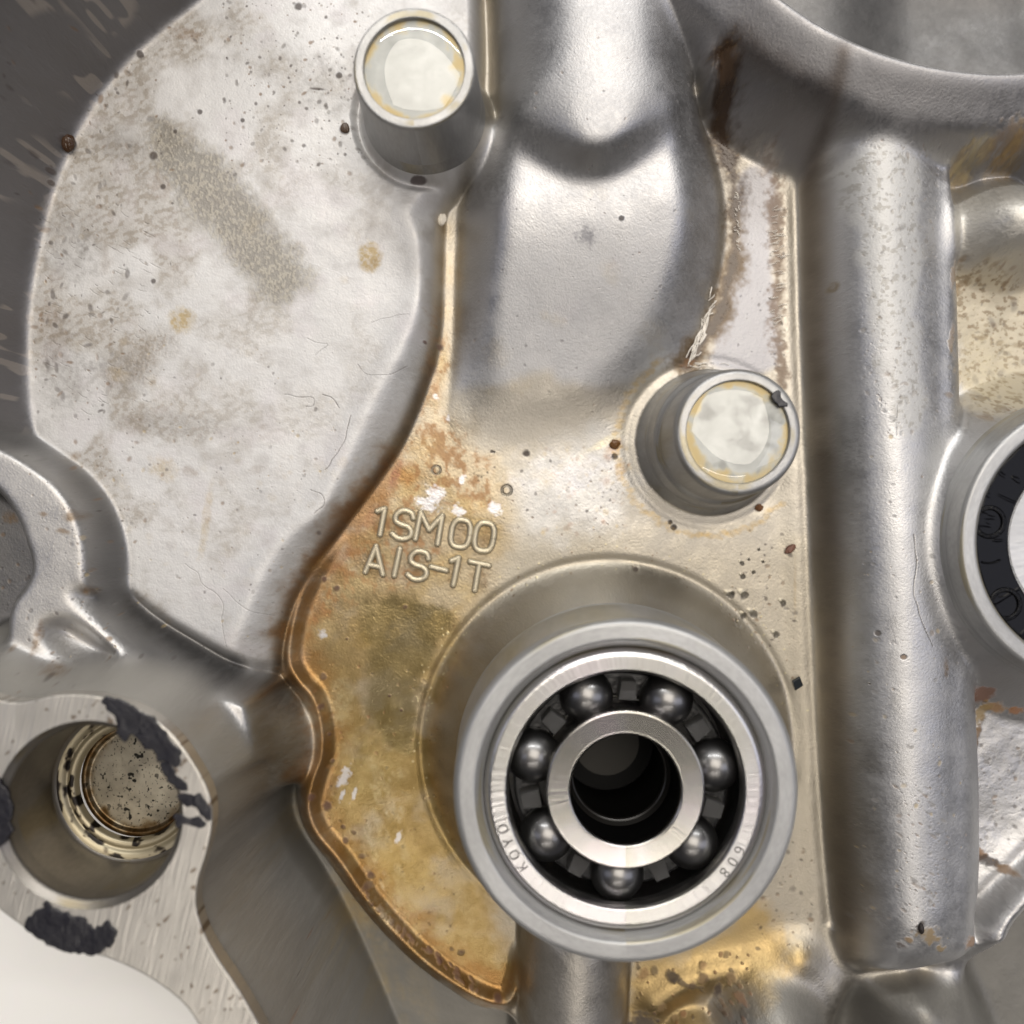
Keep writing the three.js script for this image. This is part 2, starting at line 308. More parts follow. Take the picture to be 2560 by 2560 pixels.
// ---------------------------------------------------------------- surface of the casting: colour, gloss and fine relief, all in casting millimetres
const TN = 2048, TX = TN / (2 * HALF);
const RED = new Float32Array(TN * TN), GRN = new Float32Array(TN * TN), BLU = new Float32Array(TN * TN), ROU = new Float32Array(TN * TN), MET = new Float32Array(TN * TN), REL = new Float32Array(TN * TN);
const regAt = (x, y) => REG[clamp(Math.round((y + HALF) / CELL), 0, N - 1) * N + clamp(Math.round((x + HALF) / CELL), 0, N - 1)];
function maskPoly(pts, soft) { const d = dist(pts, true, soft + 1); return (x, y) => { const fx = (x + HALF) / CELL, fy = (y + HALF) / CELL, i = clamp(Math.floor(fx), 0, N - 2), j = clamp(Math.floor(fy), 0, N - 2), tx = fx - i, ty = fy - j, o = j * N + i; return lerp(lerp(d[o], d[o + 1], tx), lerp(d[o + N], d[o + N + 1], tx), ty); }; }
const goldPoly = maskPoly(spline(outline([[832, 420], [850, 420], [858, 640], [850, 740], [880, 800], [960, 900], [985, 970], [960, 1050], [930, 1120], [900, 1200], [950, 1300], [930, 1500], [960, 1750], [985, 1830], [975, 1900], [930, 1905], [850, 1872], [740, 1780], [640, 1650], [575, 1550], [575, 1480], [600, 1400], [560, 1300], [530, 1250], [560, 1120], [640, 1000], [760, 820], [815, 680], [822, 520]], 0), true), 9);
const gold2 = maskPoly(spline(outline([[1190, 1800], [1300, 1770], [1420, 1690], [1500, 1760], [1530, 1810], [1440, 1850], [1360, 1880], [1320, 1960], [1180, 2000]], 0), true), 6);
const brownPoly = maskPoly(spline(outline([[822, 600], [850, 640], [840, 740], [860, 800], [930, 880], [940, 960], [820, 960], [840, 1080], [700, 1120], [610, 1180], [560, 1230], [590, 1110], [660, 1010], [760, 850], [808, 720]], 0), true), 5);
const clean = maskPoly(spline(outline([[980, 870], [1120, 800], [1180, 830], [1200, 960], [1120, 1010], [990, 1030], [960, 950]], 0), true), 7);
const whitePatch = maskPoly(spline(outline([[1392, 330], [1430, 300], [1470, 330], [1462, 460], [1468, 560], [1470, 690], [1345, 690], [1348, 640], [1368, 560], [1390, 450]], 1), true), 3);
const tanPocket = maskPoly(spline(outline([[1790, 500], [1900, 525], [2100, 500], [2100, 780], [1930, 770], [1830, 800], [1800, 700]], 3), true), 4);
const ribPatch = maskPoly(spline(outline([[1620, 260], [1760, 270], [1765, 420], [1755, 620], [1770, 780], [1740, 830], [1690, 760], [1660, 600], [1640, 480]], 10.5), true), 5);
const olive = maskPoly(spline(outline([[690, 1145], [730, 1128], [790, 1132], [850, 1160], [820, 1230], [790, 1330], [780, 1420], [700, 1380], [690, 1260]], 0), false).concat([]), 2);
const wear = maskPoly(spline(outline([[285, 250], [306, 222], [352, 246], [404, 281], [453, 337], [492, 390], [534, 439], [577, 492], [603, 541], [577, 560], [492, 566], [457, 520], [415, 471], [359, 418], [323, 352], [292, 316]], 4.5), true), 3);
const wear2 = maskPoly(spline(outline([[195, 700], [260, 620], [330, 610], [345, 640], [300, 700], [235, 752], [205, 735]], 4.5), true), 4);
// what each stretch of the casting is like: base colour (shade painted into the corner wall), then how much it is plate, floor, rough pocket or tool-marked wall
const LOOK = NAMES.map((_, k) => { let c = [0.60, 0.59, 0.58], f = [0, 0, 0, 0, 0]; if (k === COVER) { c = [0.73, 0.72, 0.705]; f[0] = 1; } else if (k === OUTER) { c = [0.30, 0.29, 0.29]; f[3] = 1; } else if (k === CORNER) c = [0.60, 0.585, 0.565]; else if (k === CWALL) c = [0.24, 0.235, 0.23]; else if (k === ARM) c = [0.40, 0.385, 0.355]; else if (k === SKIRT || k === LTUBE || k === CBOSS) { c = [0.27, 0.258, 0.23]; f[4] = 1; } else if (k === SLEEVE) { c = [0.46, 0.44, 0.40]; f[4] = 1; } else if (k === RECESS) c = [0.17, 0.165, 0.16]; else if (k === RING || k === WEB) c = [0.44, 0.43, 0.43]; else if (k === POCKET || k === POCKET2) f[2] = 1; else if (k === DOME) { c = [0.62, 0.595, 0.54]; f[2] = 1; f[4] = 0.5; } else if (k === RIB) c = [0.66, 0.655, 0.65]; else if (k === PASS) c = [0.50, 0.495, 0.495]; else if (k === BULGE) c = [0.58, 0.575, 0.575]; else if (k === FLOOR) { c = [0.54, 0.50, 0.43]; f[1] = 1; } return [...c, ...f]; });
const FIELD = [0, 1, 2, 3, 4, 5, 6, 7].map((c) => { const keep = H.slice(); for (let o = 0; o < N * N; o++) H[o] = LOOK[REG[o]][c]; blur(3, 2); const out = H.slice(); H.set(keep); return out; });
const Q = new Float32Array(8);
function look(x, y) { const fx = (x + HALF) / CELL, fy = (y + HALF) / CELL, i = clamp(Math.floor(fx), 0, N - 2), j = clamp(Math.floor(fy), 0, N - 2), tx = fx - i, ty = fy - j, o = j * N + i; for (let c = 0; c < 8; c++) { const d = FIELD[c]; Q[c] = lerp(lerp(d[o], d[o + 1], tx), lerp(d[o + N], d[o + N + 1], tx), ty); } }
const maskLine = (pts, h, reach) => { const d = dist(spline(outline(pts, h), false, 0.3), false, reach); return (x, y) => { const fx = (x + HALF) / CELL, fy = (y + HALF) / CELL, i = clamp(Math.floor(fx), 0, N - 2), j = clamp(Math.floor(fy), 0, N - 2), tx = fx - i, ty = fy - j, o = j * N + i; return lerp(lerp(d[o], d[o + 1], tx), lerp(d[o + N], d[o + N + 1], tx), ty); }; };
const seamLine = maskLine([[1516, 200], [1518, 260], [1526, 600], [1548, 1000], [1560, 1300], [1576, 1600], [1592, 1800]], 0.3, 4);
const grooveLine = maskLine([[1336, 168], [1350, 200], [1366, 262], [1384, 330], [1390, 420], [1384, 500], [1366, 570], [1336, 630], [1296, 688]], 0.5, 5);
const streakLine = maskLine([[1440, 296], [1466, 330], [1462, 420], [1466, 470], [1470, 540], [1466, 600], [1474, 660], [1478, 720]], 0.6, 4);
const lipStain = maskLine([[745, 890], [700, 950], [650, 1015], [605, 1080], [580, 1130], [566, 1190], [562, 1250], [590, 1300], [612, 1375], [610, 1430], [594, 1480], [596, 1540], [620, 1588], [672, 1652], [725, 1720], [790, 1784], [860, 1836], [940, 1876]], 0.6, 6);
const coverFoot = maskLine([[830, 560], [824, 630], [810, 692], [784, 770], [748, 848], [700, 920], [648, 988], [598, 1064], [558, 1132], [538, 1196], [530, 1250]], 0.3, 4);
const ringFootShade = maskLine([[1350, 150], [1400, 186], [1450, 220], [1500, 244]], 1, 4);
const amber = maskPoly(spline(outline([[900, 880], [1100, 900], [1180, 1000], [1400, 1010], [1530, 1010], [1560, 1780], [1400, 1820], [1200, 1900], [900, 1900], [560, 1540], [540, 1200], [640, 1000], [800, 800]], 0), true), 8);
const mixc = (o, r, g, b, a) => { RED[o] = lerp(RED[o], r, a); GRN[o] = lerp(GRN[o], g, a); BLU[o] = lerp(BLU[o], b, a); };
for (let j = 0, o = 0; j < TN; j++) {
  const y = -HALF + (j + 0.5) / TX;
  for (let i = 0; i < TN; i++, o++) {
    const x = -HALF + (i + 0.5) / TX, reg = regAt(x, y);
    const n1 = fbm(x * 0.12, y * 0.12, 3), n2 = fbm(x * 0.6 + 40, y * 0.6, 4), n3 = vn(x * 5.1, y * 5.1), n4 = vn(x * 11, y * 11 + 7);
    const v = 1 + 0.10 * n1 + 0.07 * n2 + 0.025 * n3;
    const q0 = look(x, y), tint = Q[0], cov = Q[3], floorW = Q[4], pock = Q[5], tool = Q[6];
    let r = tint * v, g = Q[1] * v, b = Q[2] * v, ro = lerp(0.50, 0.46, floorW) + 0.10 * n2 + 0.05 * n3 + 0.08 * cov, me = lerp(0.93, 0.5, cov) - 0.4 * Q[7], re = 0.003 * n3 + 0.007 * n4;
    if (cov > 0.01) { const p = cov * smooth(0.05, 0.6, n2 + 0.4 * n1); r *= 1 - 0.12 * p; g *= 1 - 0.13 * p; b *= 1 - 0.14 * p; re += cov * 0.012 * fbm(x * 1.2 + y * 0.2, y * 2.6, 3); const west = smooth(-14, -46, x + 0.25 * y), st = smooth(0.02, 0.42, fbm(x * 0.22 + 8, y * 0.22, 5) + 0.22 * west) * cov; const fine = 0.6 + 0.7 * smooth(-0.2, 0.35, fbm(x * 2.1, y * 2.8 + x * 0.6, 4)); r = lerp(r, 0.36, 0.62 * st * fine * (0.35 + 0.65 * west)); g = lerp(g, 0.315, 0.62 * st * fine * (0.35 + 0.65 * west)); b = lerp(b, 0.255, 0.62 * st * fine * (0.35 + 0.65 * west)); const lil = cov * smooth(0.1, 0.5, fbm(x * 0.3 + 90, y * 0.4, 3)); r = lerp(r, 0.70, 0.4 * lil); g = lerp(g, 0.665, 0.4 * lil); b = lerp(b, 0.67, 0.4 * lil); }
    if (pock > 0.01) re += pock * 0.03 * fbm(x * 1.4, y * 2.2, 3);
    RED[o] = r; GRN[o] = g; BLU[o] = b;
    // varnish and oil stains, plus painted shade at the ring foot
    let q9 = smooth(2.5, -4, amber(x, y) + 2.2 * n2);
    if (q9 > 0) mixc(o, 0.42, 0.365, 0.26, 0.42 * q9);
    const seamK = Math.exp(-Math.pow(seamLine(x, y) / 0.75, 2)) * (0.75 + 0.3 * n2); if (seamK > 0.02) { mixc(o, 0.15, 0.115, 0.085, 0.8 * clamp(seamK)); ro = lerp(ro, 0.6, seamK); }
    const rf = Math.exp(-Math.pow(ringFootShade(x, y) / 1.3, 2)) * (0.75 + 0.4 * n2); if (rf > 0.02) { mixc(o, 0.10, 0.075, 0.06, 0.85 * clamp(rf)); }  // shade of the ring flank painted into the colour along its foot
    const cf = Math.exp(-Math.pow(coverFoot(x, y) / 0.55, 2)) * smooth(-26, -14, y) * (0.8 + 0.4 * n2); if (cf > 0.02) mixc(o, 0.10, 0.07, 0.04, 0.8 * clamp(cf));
    const rS = Math.hypot(x - SEAT[0], y - SEAT[1]); if (rS < 18.6) mixc(o, 0.55, 0.535, 0.50, 0.75 * smooth(18.4, 15.2, rS));
    const grain = fbm(x * 2.4 + 60, y * 2.4, 4);
    let k = smooth(1.6, -2.6, goldPoly(x, y) + 1.6 * n2);
    k *= 1 - 0.6 * smooth(18.2, 15.6, rS);
    if (k > 0) { const low = smooth(4, 26, y), q = smooth(-0.35, 0.5, n2 + 0.5 * n1), pt = 0.35 + 0.65 * smooth(-0.32, 0.25, fbm(x * 0.28 + 21, y * 0.34, 4) + 0.28 * low); const kk = k * lerp(0.74, 0.94, low) * lerp(pt, 1, 0.35); mixc(o, lerp(0.30, 0.45, q), lerp(0.195, 0.315, q), lerp(0.052, 0.118, q), kk); ro = lerp(ro, 0.33 + 0.02 * n3 + 0.05 * n2, k); me = lerp(me, 0.72, k); }
    k = smooth(1.2, -2.2, gold2(x, y) + 1.6 * n2);
    if (k > 0) { mixc(o, 0.46, 0.315, 0.11, 0.8 * k); }
    k = smooth(0.6, -1.6, brownPoly(x, y) + 1.5 * n2 + 0.8 * n3 * 0.5);
    if (k > 0) { const q = smooth(-0.1, 0.35, fbm(x * 1.7 + 9, y * 1.3, 4)); mixc(o, 0.34, 0.17, 0.06, 0.74 * k * q); ro = lerp(ro, 0.45, k * q); me = lerp(me, 0.55, k * q); }
    k = smooth(1.5, -3, clean(x, y) + 2 * n2);
    if (k > 0) mixc(o, 0.60, 0.60, 0.60, 0.7 * k);
    k = smooth(0.4, -0.6, whitePatch(x, y) + 0.7 * n2);
    if (k > 0) { mixc(o, 0.43, 0.425, 0.45, 0.85 * k); ro = lerp(ro, 0.42, k); me = lerp(me, 0.5, k); re += 0.02 * k; }
    k = smooth(2.0, 0.1, grooveLine(x, y) + 1.1 * n2 + 0.8 * grain);
    if (k > 0) { const dk = smooth(-24, -33, y) * smooth(-0.3, 0.3, n3 + 0.6); mixc(o, lerp(0.15, 0.06, dk), lerp(0.095, 0.035, dk), lerp(0.04, 0.02, dk), 0.94 * k); ro = lerp(ro, 0.4, k); me = lerp(me, 0.3, k); re += 0.02 * grain * k; }
    k = smooth(0.75, 0.05, grooveLine(x, y) + 0.7 * n2 + 0.3 * grain); if (k > 0) { mixc(o, 0.055, 0.03, 0.014, 0.85 * k); ro = lerp(ro, 0.22, k); me = lerp(me, 0.1, k); }
    k = smooth(1.0, -0.1, streakLine(x, y) + 0.9 * n2 + 0.9 * grain) ;
    if (k > 0) { mixc(o, 0.17, 0.105, 0.06, 0.8 * k); ro = lerp(ro, 0.42, k); me = lerp(me, 0.3, k); re -= 0.02 * k; }
    k = smooth(3.2, 0.1, lipStain(x, y) + 1.6 * n2 + 0.8 * grain);
    if (k > 0) { mixc(o, 0.33, 0.155, 0.04, 0.66 * k); }
    k = smooth(0.6, -1.4, tanPocket(x, y) + 1.2 * n2);
    if (k > 0) { const q = smooth(0.05, 0.4, fbm(x * 2.2, y * 2.8, 3)); mixc(o, 0.66, 0.58, 0.42, 0.85 * k); mixc(o, 0.26, 0.19, 0.11, 0.7 * k * q); ro = lerp(ro, 0.6, k); me = lerp(me, 0.3, k); }
    k = smooth(0.5, -1.2, ribPatch(x, y) + 1.2 * n2);
    if (k > 0) { const q = smooth(0.12, 0.42, fbm(x * 2.6 + 31, y * 2.6, 3)); mixc(o, 0.66, 0.65, 0.61, 0.5 * k); mixc(o, 0.30, 0.27, 0.22, 0.45 * k * q); ro = lerp(ro, 0.58, k); me = lerp(me, 0.5, k); re -= 0.006 * q * k; }
    k = smooth(0.5, -0.9, olive(x, y) + 1.1 * n2);
    if (k > 0) { mixc(o, 0.17, 0.13, 0.045, 0.62 * k); ro = lerp(ro, 0.28, k); }
    k = smooth(1.1, -1.6, wear(x, y) + 1.3 * n2 + 0.6 * grain);
    if (k > 0) { const w = fbm(x * 5.5 + 0.7 * y, y * 3.6 - 1.2 * x, 3), q = smooth(-0.05, 0.22, w); mixc(o, 0.27, 0.245, 0.20, 0.8 * k); mixc(o, 0.62, 0.57, 0.47, 0.5 * k * q); ro = lerp(ro, 0.6, k); me = lerp(me, 0.4, k); re += 0.03 * w * k; }
    k = smooth(0.6, -1.8, wear2(x, y) + 1.2 * n2);
    if (k > 0) { const w = fbm(x * 4.5 + y, y * 3.5 - x, 3), q = smooth(-0.05, 0.3, w); mixc(o, 0.30, 0.25, 0.19, 0.62 * k * (0.5 + 0.5 * q)); re += 0.02 * w * k; }
    // tool marks that run down the outer wall
    if (tool > 0.05) {
      const rr = Math.hypot(x, y), an = Math.atan2(y, x), s = vn(an * 95, rr * 1.1), s2 = vn(an * 12 + 9, rr * 0.6 + 3);
      const q = smooth(0.22, 0.42, s) * smooth(-0.05, 0.3, s2); mixc(o, 0.62, 0.56, 0.50, 0.6 * q * tool); re += tool * 0.008 * vn(an * 130, rr * 1.2);
    }
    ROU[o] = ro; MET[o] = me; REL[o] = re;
  }
}
// small marks: stains, pores, specks, scratches
function spot(x, y, rx, ry, rot, col, a, opt = {}) {
  const R = Math.max(rx, ry) * 1.5, c = Math.cos(rot), s = Math.sin(rot), edge = opt.edge ?? 0.35, rag = opt.rag ?? 0.3;
  const i0 = Math.max(0, Math.floor((x - R + HALF) * TX)), i1 = Math.min(TN - 1, Math.ceil((x + R + HALF) * TX)), j0 = Math.max(0, Math.floor((y - R + HALF) * TX)), j1 = Math.min(TN - 1, Math.ceil((y + R + HALF) * TX));
  for (let j = j0; j <= j1; j++) for (let i = i0; i <= i1; i++) {
    const px = -HALF + (i + 0.5) / TX, py = -HALF + (j + 0.5) / TX, dx = px - x, dy = py - y, A = (dx * c + dy * s) / rx, B = (-dx * s + dy * c) / ry;
    const q = Math.sqrt(A * A + B * B) + rag * fbm(px * (opt.f ?? 2.2), py * (opt.f ?? 2.2), 3), k = smooth(1 + edge * 0.4, 1 - edge, q); if (k <= 0) continue;
    const o = j * TN + i, kk = k * a * (opt.mot ? 0.55 + 0.45 * smooth(-0.2, 0.3, fbm(px * 3, py * 3, 3)) : 1);
    mixc(o, col[0], col[1], col[2], kk);
    if (opt.ro !== undefined) ROU[o] = lerp(ROU[o], opt.ro, kk);
    if (opt.me !== undefined) MET[o] = lerp(MET[o], opt.me, kk);
    if (opt.re) REL[o] += opt.re * k;
  }
}
const at = (u, v, h) => (h === undefined ? (() => { let p = W(u, v, 0); for (let k = 0; k < 12; k++) p = W(u, v, heightAt(p[0], p[1])); return p; })() : W(u, v, h));
const px = (n) => n * 0.0515;                          // survey units to mm near the floor
const mark = (u, v, ru, rv, rot, col, a, opt, h) => { const p = at(u, v, h); spot(p[0], p[1], px(ru), px(rv), rot, col, a, opt); };
const TAN_ = [0.50, 0.36, 0.14], BRN = [0.22, 0.13, 0.06], DRK = [0.06, 0.04, 0.03], RUST = [0.30, 0.13, 0.05], GREY = [0.22, 0.20, 0.18], PALE = [0.86, 0.85, 0.84];
const film = { edge: 0.6, rag: 0.45, mot: true }, crust = { edge: 0.55, rag: 0.75, ro: 0.8, me: 0.0, re: 0.05 }, hole = { edge: 0.4, rag: 0.25, ro: 0.7, me: 0.1, re: -0.08 };
mark(698, 485, 24, 31, 0, [0.46, 0.33, 0.12], 0.8, { edge: 0.35, rag: 0.25, mot: true }); mark(343, 605, 27, 25, 0, [0.46, 0.33, 0.12], 0.78, { edge: 0.5, rag: 0.3, mot: true });
mark(310, 885, 26, 24, 0.4, TAN_, 0.45, film); mark(222, 708, 22, 16, 0.3, TAN_, 0.4, film); mark(388, 985, 9, 80, 0.15, TAN_, 0.35, film); mark(250, 800, 34, 26, 0, BRN, 0.22, film);
mark(355, 65, 32, 12, 0.25, BRN, 0.55, film); mark(300, 350, 30, 22, 1.1, BRN, 0.4, film); mark(90, 600, 24, 40, 0, BRN, 0.35, film); mark(115, 640, 22, 18, 0, BRN, 0.3, film); mark(160, 470, 10, 14, 0, GREY, 0.5, film); mark(200, 490, 14, 28, 0, BRN, 0.22, film);
mark(220, 270, 60, 40, 0.5, GREY, 0.35, film); mark(130, 460, 70, 80, 0, GREY, 0.4, film); mark(360, 890, 20, 12, 0.4, BRN, 0.35, film); mark(485, 885, 22, 9, -0.3, BRN, 0.25, film); mark(235, 700, 70, 50, 0, GREY, 0.36, film); mark(120, 700, 55, 90, 0, GREY, 0.4, film);
mark(550, 130, 160, 60, 0.4, GREY, 0.2, film); mark(330, 800, 130, 26, 0.1, GREY, 0.3, film); mark(470, 420, 50, 90, -0.6, GREY, 0.15, film); mark(620, 160, 60, 60, 0, GREY, 0.25, film);
const rs = rng(77);
function speckle(n, u0, v0, u1, v1, smin, smax, cols, a, opt, test) { for (let k = 0; k < n; k++) { const u = lerp(u0, u1, rs()), v = lerp(v0, v1, rs()), s = smin + (smax - smin) * Math.pow(rs(), 3), c = cols[Math.floor(rs() * cols.length)], st = 1 + rs() * (opt.stretch ?? 0.5), ro = rs() * 3; if (test && !test(u, v)) continue; mark(u, v, s * st, s, opt.rot ?? ro, c, a * (0.5 + 0.5 * rs()), opt); } }
const pin = { edge: 0.6, rag: 0.3, ro: 0.6, me: 0.2, re: -0.02 };
speckle(420, 60, 40, 420, 780, 1.2, 5.5, [BRN, GREY, DRK], 0.7, { ...pin, stretch: 1.6 }, (u, v) => rs() < smooth(380, 60, u - (400 - v) * 0.35 * (v < 400 ? 1 : 0)));
speckle(260, 420, 0, 700, 330, 1.0, 4.5, [BRN, GREY, DRK], 0.75, pin);
speckle(240, 130, 640, 640, 1240, 1.0, 4.0, [BRN, GREY, TAN_, DRK], 0.6, pin);
speckle(60, 60, 400, 780, 1000, 5, 20, [TAN_, BRN, GREY], 0.2, film);
speckle(120, 270, 860, 800, 1100, 4, 14, [TAN_, BRN], 0.14, film);
for (const [u, v, s] of [[650, 242, 9], [130, 271, 13], [100, 326, 6], [97, 345, 5], [265, 102, 7], [290, 294, 8], [563, 12, 8], [640, 142, 6], [378, 211, 5], [458, 227, 4], [331, 248, 4], [308, 352, 5], [1173, 411, 5], [290, 530, 5]]) mark(u, v, s, s, 0, DRK, 0.8, { ...hole, re: 0.05 });
mark(600, 168, 16, 2.6, 0.1, DRK, 0.75, pin); mark(574, 176, 7, 3, -0.6, BRN, 0.7, pin); mark(790, 342, 17, 6, 0, [0.05, 0.025, 0.02], 0.85, { edge: 0.2, rag: 0.2, ro: 0.6, me: 0 });
mark(1110, 445, 20, 17, 0.2, [0.16, 0.16, 0.18], 0.6, { edge: 0.7, rag: 0.9, f: 3, ro: 0.5 }); mark(1085, 440, 6, 3, 0, [0.2, 0.2, 0.22], 0.5, film);
// hairline cracks in the film on the plate
const rc = rng(5);
function hair(pts, w, col, a, re = -0.02) { const q = spline(pts.map((p) => at(p[0], p[1], p[2])), false, 0.06); let ph = rc() * 50; for (const p of q) { ph += 0.1; spot(p[0] + 0.1 * vn(ph * 0.6, 3), p[1] + 0.1 * vn(ph * 0.6, 9), px(w) * (0.7 + 0.5 * rc()), px(w) * 0.8, 0, col, a, { edge: 0.6, rag: 0.1, re }); } }
hair([[538, 745], [570, 748], [592, 750], [590, 764], [578, 766]], 1.2, GREY, 0.5); hair([[610, 743], [628, 750], [640, 768]], 1.3, GREY, 0.6); hair([[662, 785], [655, 815], [640, 850], [625, 870], [612, 885]], 1.3, GREY, 0.5); hair([[676, 688], [690, 703], [740, 704], [770, 690]], 1, GREY, 0.5); hair([[580, 638], [600, 645], [618, 648], [595, 668]], 1, GREY, 0.4);
hair([[585, 925], [605, 935], [612, 950], [595, 970]], 1.2, GREY, 0.5); hair([[350, 1065], [372, 1080], [380, 1100], [418, 1130], [420, 1175], [428, 1220]], 1, GREY, 0.4); hair([[420, 1110], [470, 1150], [520, 1160]], 0.9, GREY, 0.35); hair([[575, 490], [640, 515], [660, 528]], 0.8, PALE, 0.5, 0.01); hair([[700, 610], [730, 600], [772, 592]], 1, GREY, 0.3);
for (let k = 0; k < 70; k++) { const u = lerp(70, 290, rc()), v = lerp(380, 780, rc()), l = 5 + 14 * rc(), t = 0.3 + rc() * 0.5; hair([[u, v], [u + l * 0.5, v + l * t * 0.5 + 2 * rc()], [u + l, v + l * t]], 0.9, GREY, 0.45); }
// golden floor
for (const [u, v, s] of [[610, 1276, 7], [606, 1333, 6], [622, 1384, 4], [628, 1435, 4], [588, 1505, 8], [618, 1520, 10], [652, 1585, 6], [668, 1570, 4], [648, 1560, 4], [683, 1615, 6], [636, 1110, 6], [612, 1092, 5], [655, 1205, 3], [765, 1145, 5], [735, 1313, 3], [757, 1340, 3], [905, 1605, 4], [700, 1650, 8], [694, 1672, 9], [870, 1797, 6], [940, 1885, 9], [830, 655, 7], [801, 645, 3]]) mark(u, v, s, s * 1.2, rs() * 3, [0.10, 0.045, 0.03], 0.85, { ...crust, rag: 0.35 });
for (let k = 0; k < 46; k++) { const t = k / 45, u = lerp(690, 900, t) + (rs() - 0.5) * 16, v = 1690 + 175 * Math.pow(t, 0.9) + (rs() - 0.5) * 12; mark(u, v, 3 + 6 * rs(), 2 + 3 * rs(), 0.8, [0.14, 0.06, 0.04], 0.7, { ...crust, rag: 0.5 }); }
speckle(170, 590, 1240, 860, 1800, 1.2, 5, [BRN, DRK, RUST], 0.6, pin);
speckle(60, 620, 1100, 900, 1800, 14, 46, [TAN_, [0.42, 0.28, 0.08], [0.66, 0.53, 0.28]], 0.26, film);
speckle(90, 690, 1450, 760, 1800, 3, 12, [[0.78, 0.70, 0.48]], 0.2, { ...film, stretch: 3, rot: 1.2 });
for (const [u, v, a, b] of [[610, 1195, 8, 10], [650, 1465, 10, 22], [668, 1500, 5, 14], [645, 1502, 4, 12], [752, 1580, 5, 13], [820, 930, 20, 14], [865, 963, 15, 11], [872, 905, 9, 10], [808, 950, 22, 13], [935, 960, 14, 12], [822, 748, 6, 7], [845, 790, 5, 6]]) mark(u, v, a, b, 0.4, [0.82, 0.82, 0.86], 0.75, { edge: 0.5, rag: 0.9, f: 3, ro: 0.35, me: 0.7 });
mark(820, 720, 14, 60, -0.1, RUST, 0.3, film); mark(700, 980, 40, 14, -0.9, [0.30, 0.14, 0.08], 0.4, film); mark(640, 1060, 40, 14, -0.9, [0.30, 0.14, 0.08], 0.42, film); mark(745, 900, 10, 34, 0.4, [0.26, 0.09, 0.07], 0.5, film); mark(740, 1080, 40, 22, 0.2, RUST, 0.3, film); mark(600, 1150, 14, 26, 0.5, [0.30, 0.16, 0.08], 0.4, film); mark(800, 850, 40, 30, 0, [0.52, 0.36, 0.16], 0.4, film);
mark(700, 1450, 70, 80, 0, [0.62, 0.50, 0.22], 0.3, film); mark(760, 1640, 60, 90, -0.5, [0.58, 0.42, 0.14], 0.3, film); mark(640, 1330, 30, 60, 0.2, [0.50, 0.44, 0.26], 0.35, film);
for (const [u, v, a, b] of [[716, 985, 16, 28], [756, 992, 26, 28], [808, 1000, 30, 30], [868, 1008, 20, 30], [913, 1014, 20, 30], [706, 1058, 22, 30], [748, 1062, 10, 30], [788, 1070, 24, 30], [828, 1073, 18, 8], [856, 1078, 14, 30], [905, 1088, 20, 28]]) mark(u, v, a, b, 0.15, [0.15, 0.085, 0.03], 0.6, { edge: 0.7, rag: 0.5, mot: true });  // brown grime round the letters, with their occlusion shade painted into it
// bright floor between the bosses
mark(1140, 835, 42, 9, -0.5, [0.95, 0.86, 0.56], 0.5, film); mark(1155, 850, 14, 26, 0.6, RUST, 0.6, film); mark(1170, 885, 12, 20, 0.2, [0.40, 0.22, 0.06], 0.5, film);
speckle(130, 1020, 840, 1190, 1010, 1, 7, [TAN_, BRN, RUST], 0.4, film); speckle(60, 880, 870, 1190, 1020, 1, 3, [DRK, BRN], 0.7, pin);
speckle(70, 960, 840, 1160, 920, 8, 26, [[0.64, 0.64, 0.68], [0.55, 0.48, 0.36]], 0.25, film);
for (const [u, v, s] of [[993, 856, 7], [928, 852, 2.5], [932, 853, 2], [1200, 1074, 6], [1272, 995, 6], [1265, 985, 4], [1205, 860, 3], [1160, 862, 6]]) mark(u, v, s, s, 0, DRK, 0.9, hole);
const ring = (u, v, r, w, re) => { for (let k = 0; k < 40; k++) { const t = k / 40 * 6.283; mark(u + r * Math.cos(t), v + r * Math.sin(t), w, w, 0, [0.35, 0.31, 0.24], 0.3, { edge: 0.6, rag: 0.1, re }); } };
ring(823, 887, 8, 2.2, -0.03); ring(956, 925, 9, 2.6, -0.04);
for (const [u, v, s] of [[1403, 1162, 7], [1382, 1120, 5], [1405, 1124, 10], [1378, 1124, 9], [1422, 1160, 10], [1465, 1198, 8], [1390, 1172, 4], [1402, 1088, 6], [1422, 1080, 4], [1400, 1063, 5], [1413, 1056, 3], [1440, 1060, 3], [1478, 1138, 7], [1432, 1037, 3], [1640, 1290, 2]]) { mark(u, v, s * 0.8, s * 0.72, rs() * 3, [0.05, 0.04, 0.028], 0.8, { edge: 0.7, rag: 0.35, f: 4, ro: 0.5, me: 0.2, re: -0.14 }); mark(u - s * 0.6, v - s * 0.7, s * 0.9, s * 0.5, 0.6, [0.9, 0.84, 0.62], 0.3, { edge: 0.6, re: 0.06 }); }
for (let k = 0; k < 140; k++) { const t = lerp(2.6, 6.1, rs()), r = 19 + (rs() - 0.5) * 2.6; spot(SEAT[0] + r * Math.cos(t), SEAT[1] + r * Math.sin(t), 0.06 + 0.15 * rs() * rs(), 0.06 + 0.1 * rs(), rs() * 3, rs() < 0.6 ? [0.8, 0.7, 0.42] : BRN, 0.6, { edge: 0.5, re: 0.03 * (rs() - 0.3) }); }
speckle(60, 1380, 1000, 1500, 1240, 1, 4.5, [DRK, BRN, GREY], 0.7, pin); speckle(60, 1430, 1560, 1540, 1790, 1.5, 6, [DRK, BRN], 0.6, pin); speckle(50, 1200, 1800, 1420, 1932, 2, 12, [DRK, BRN, RUST], 0.7, crust);
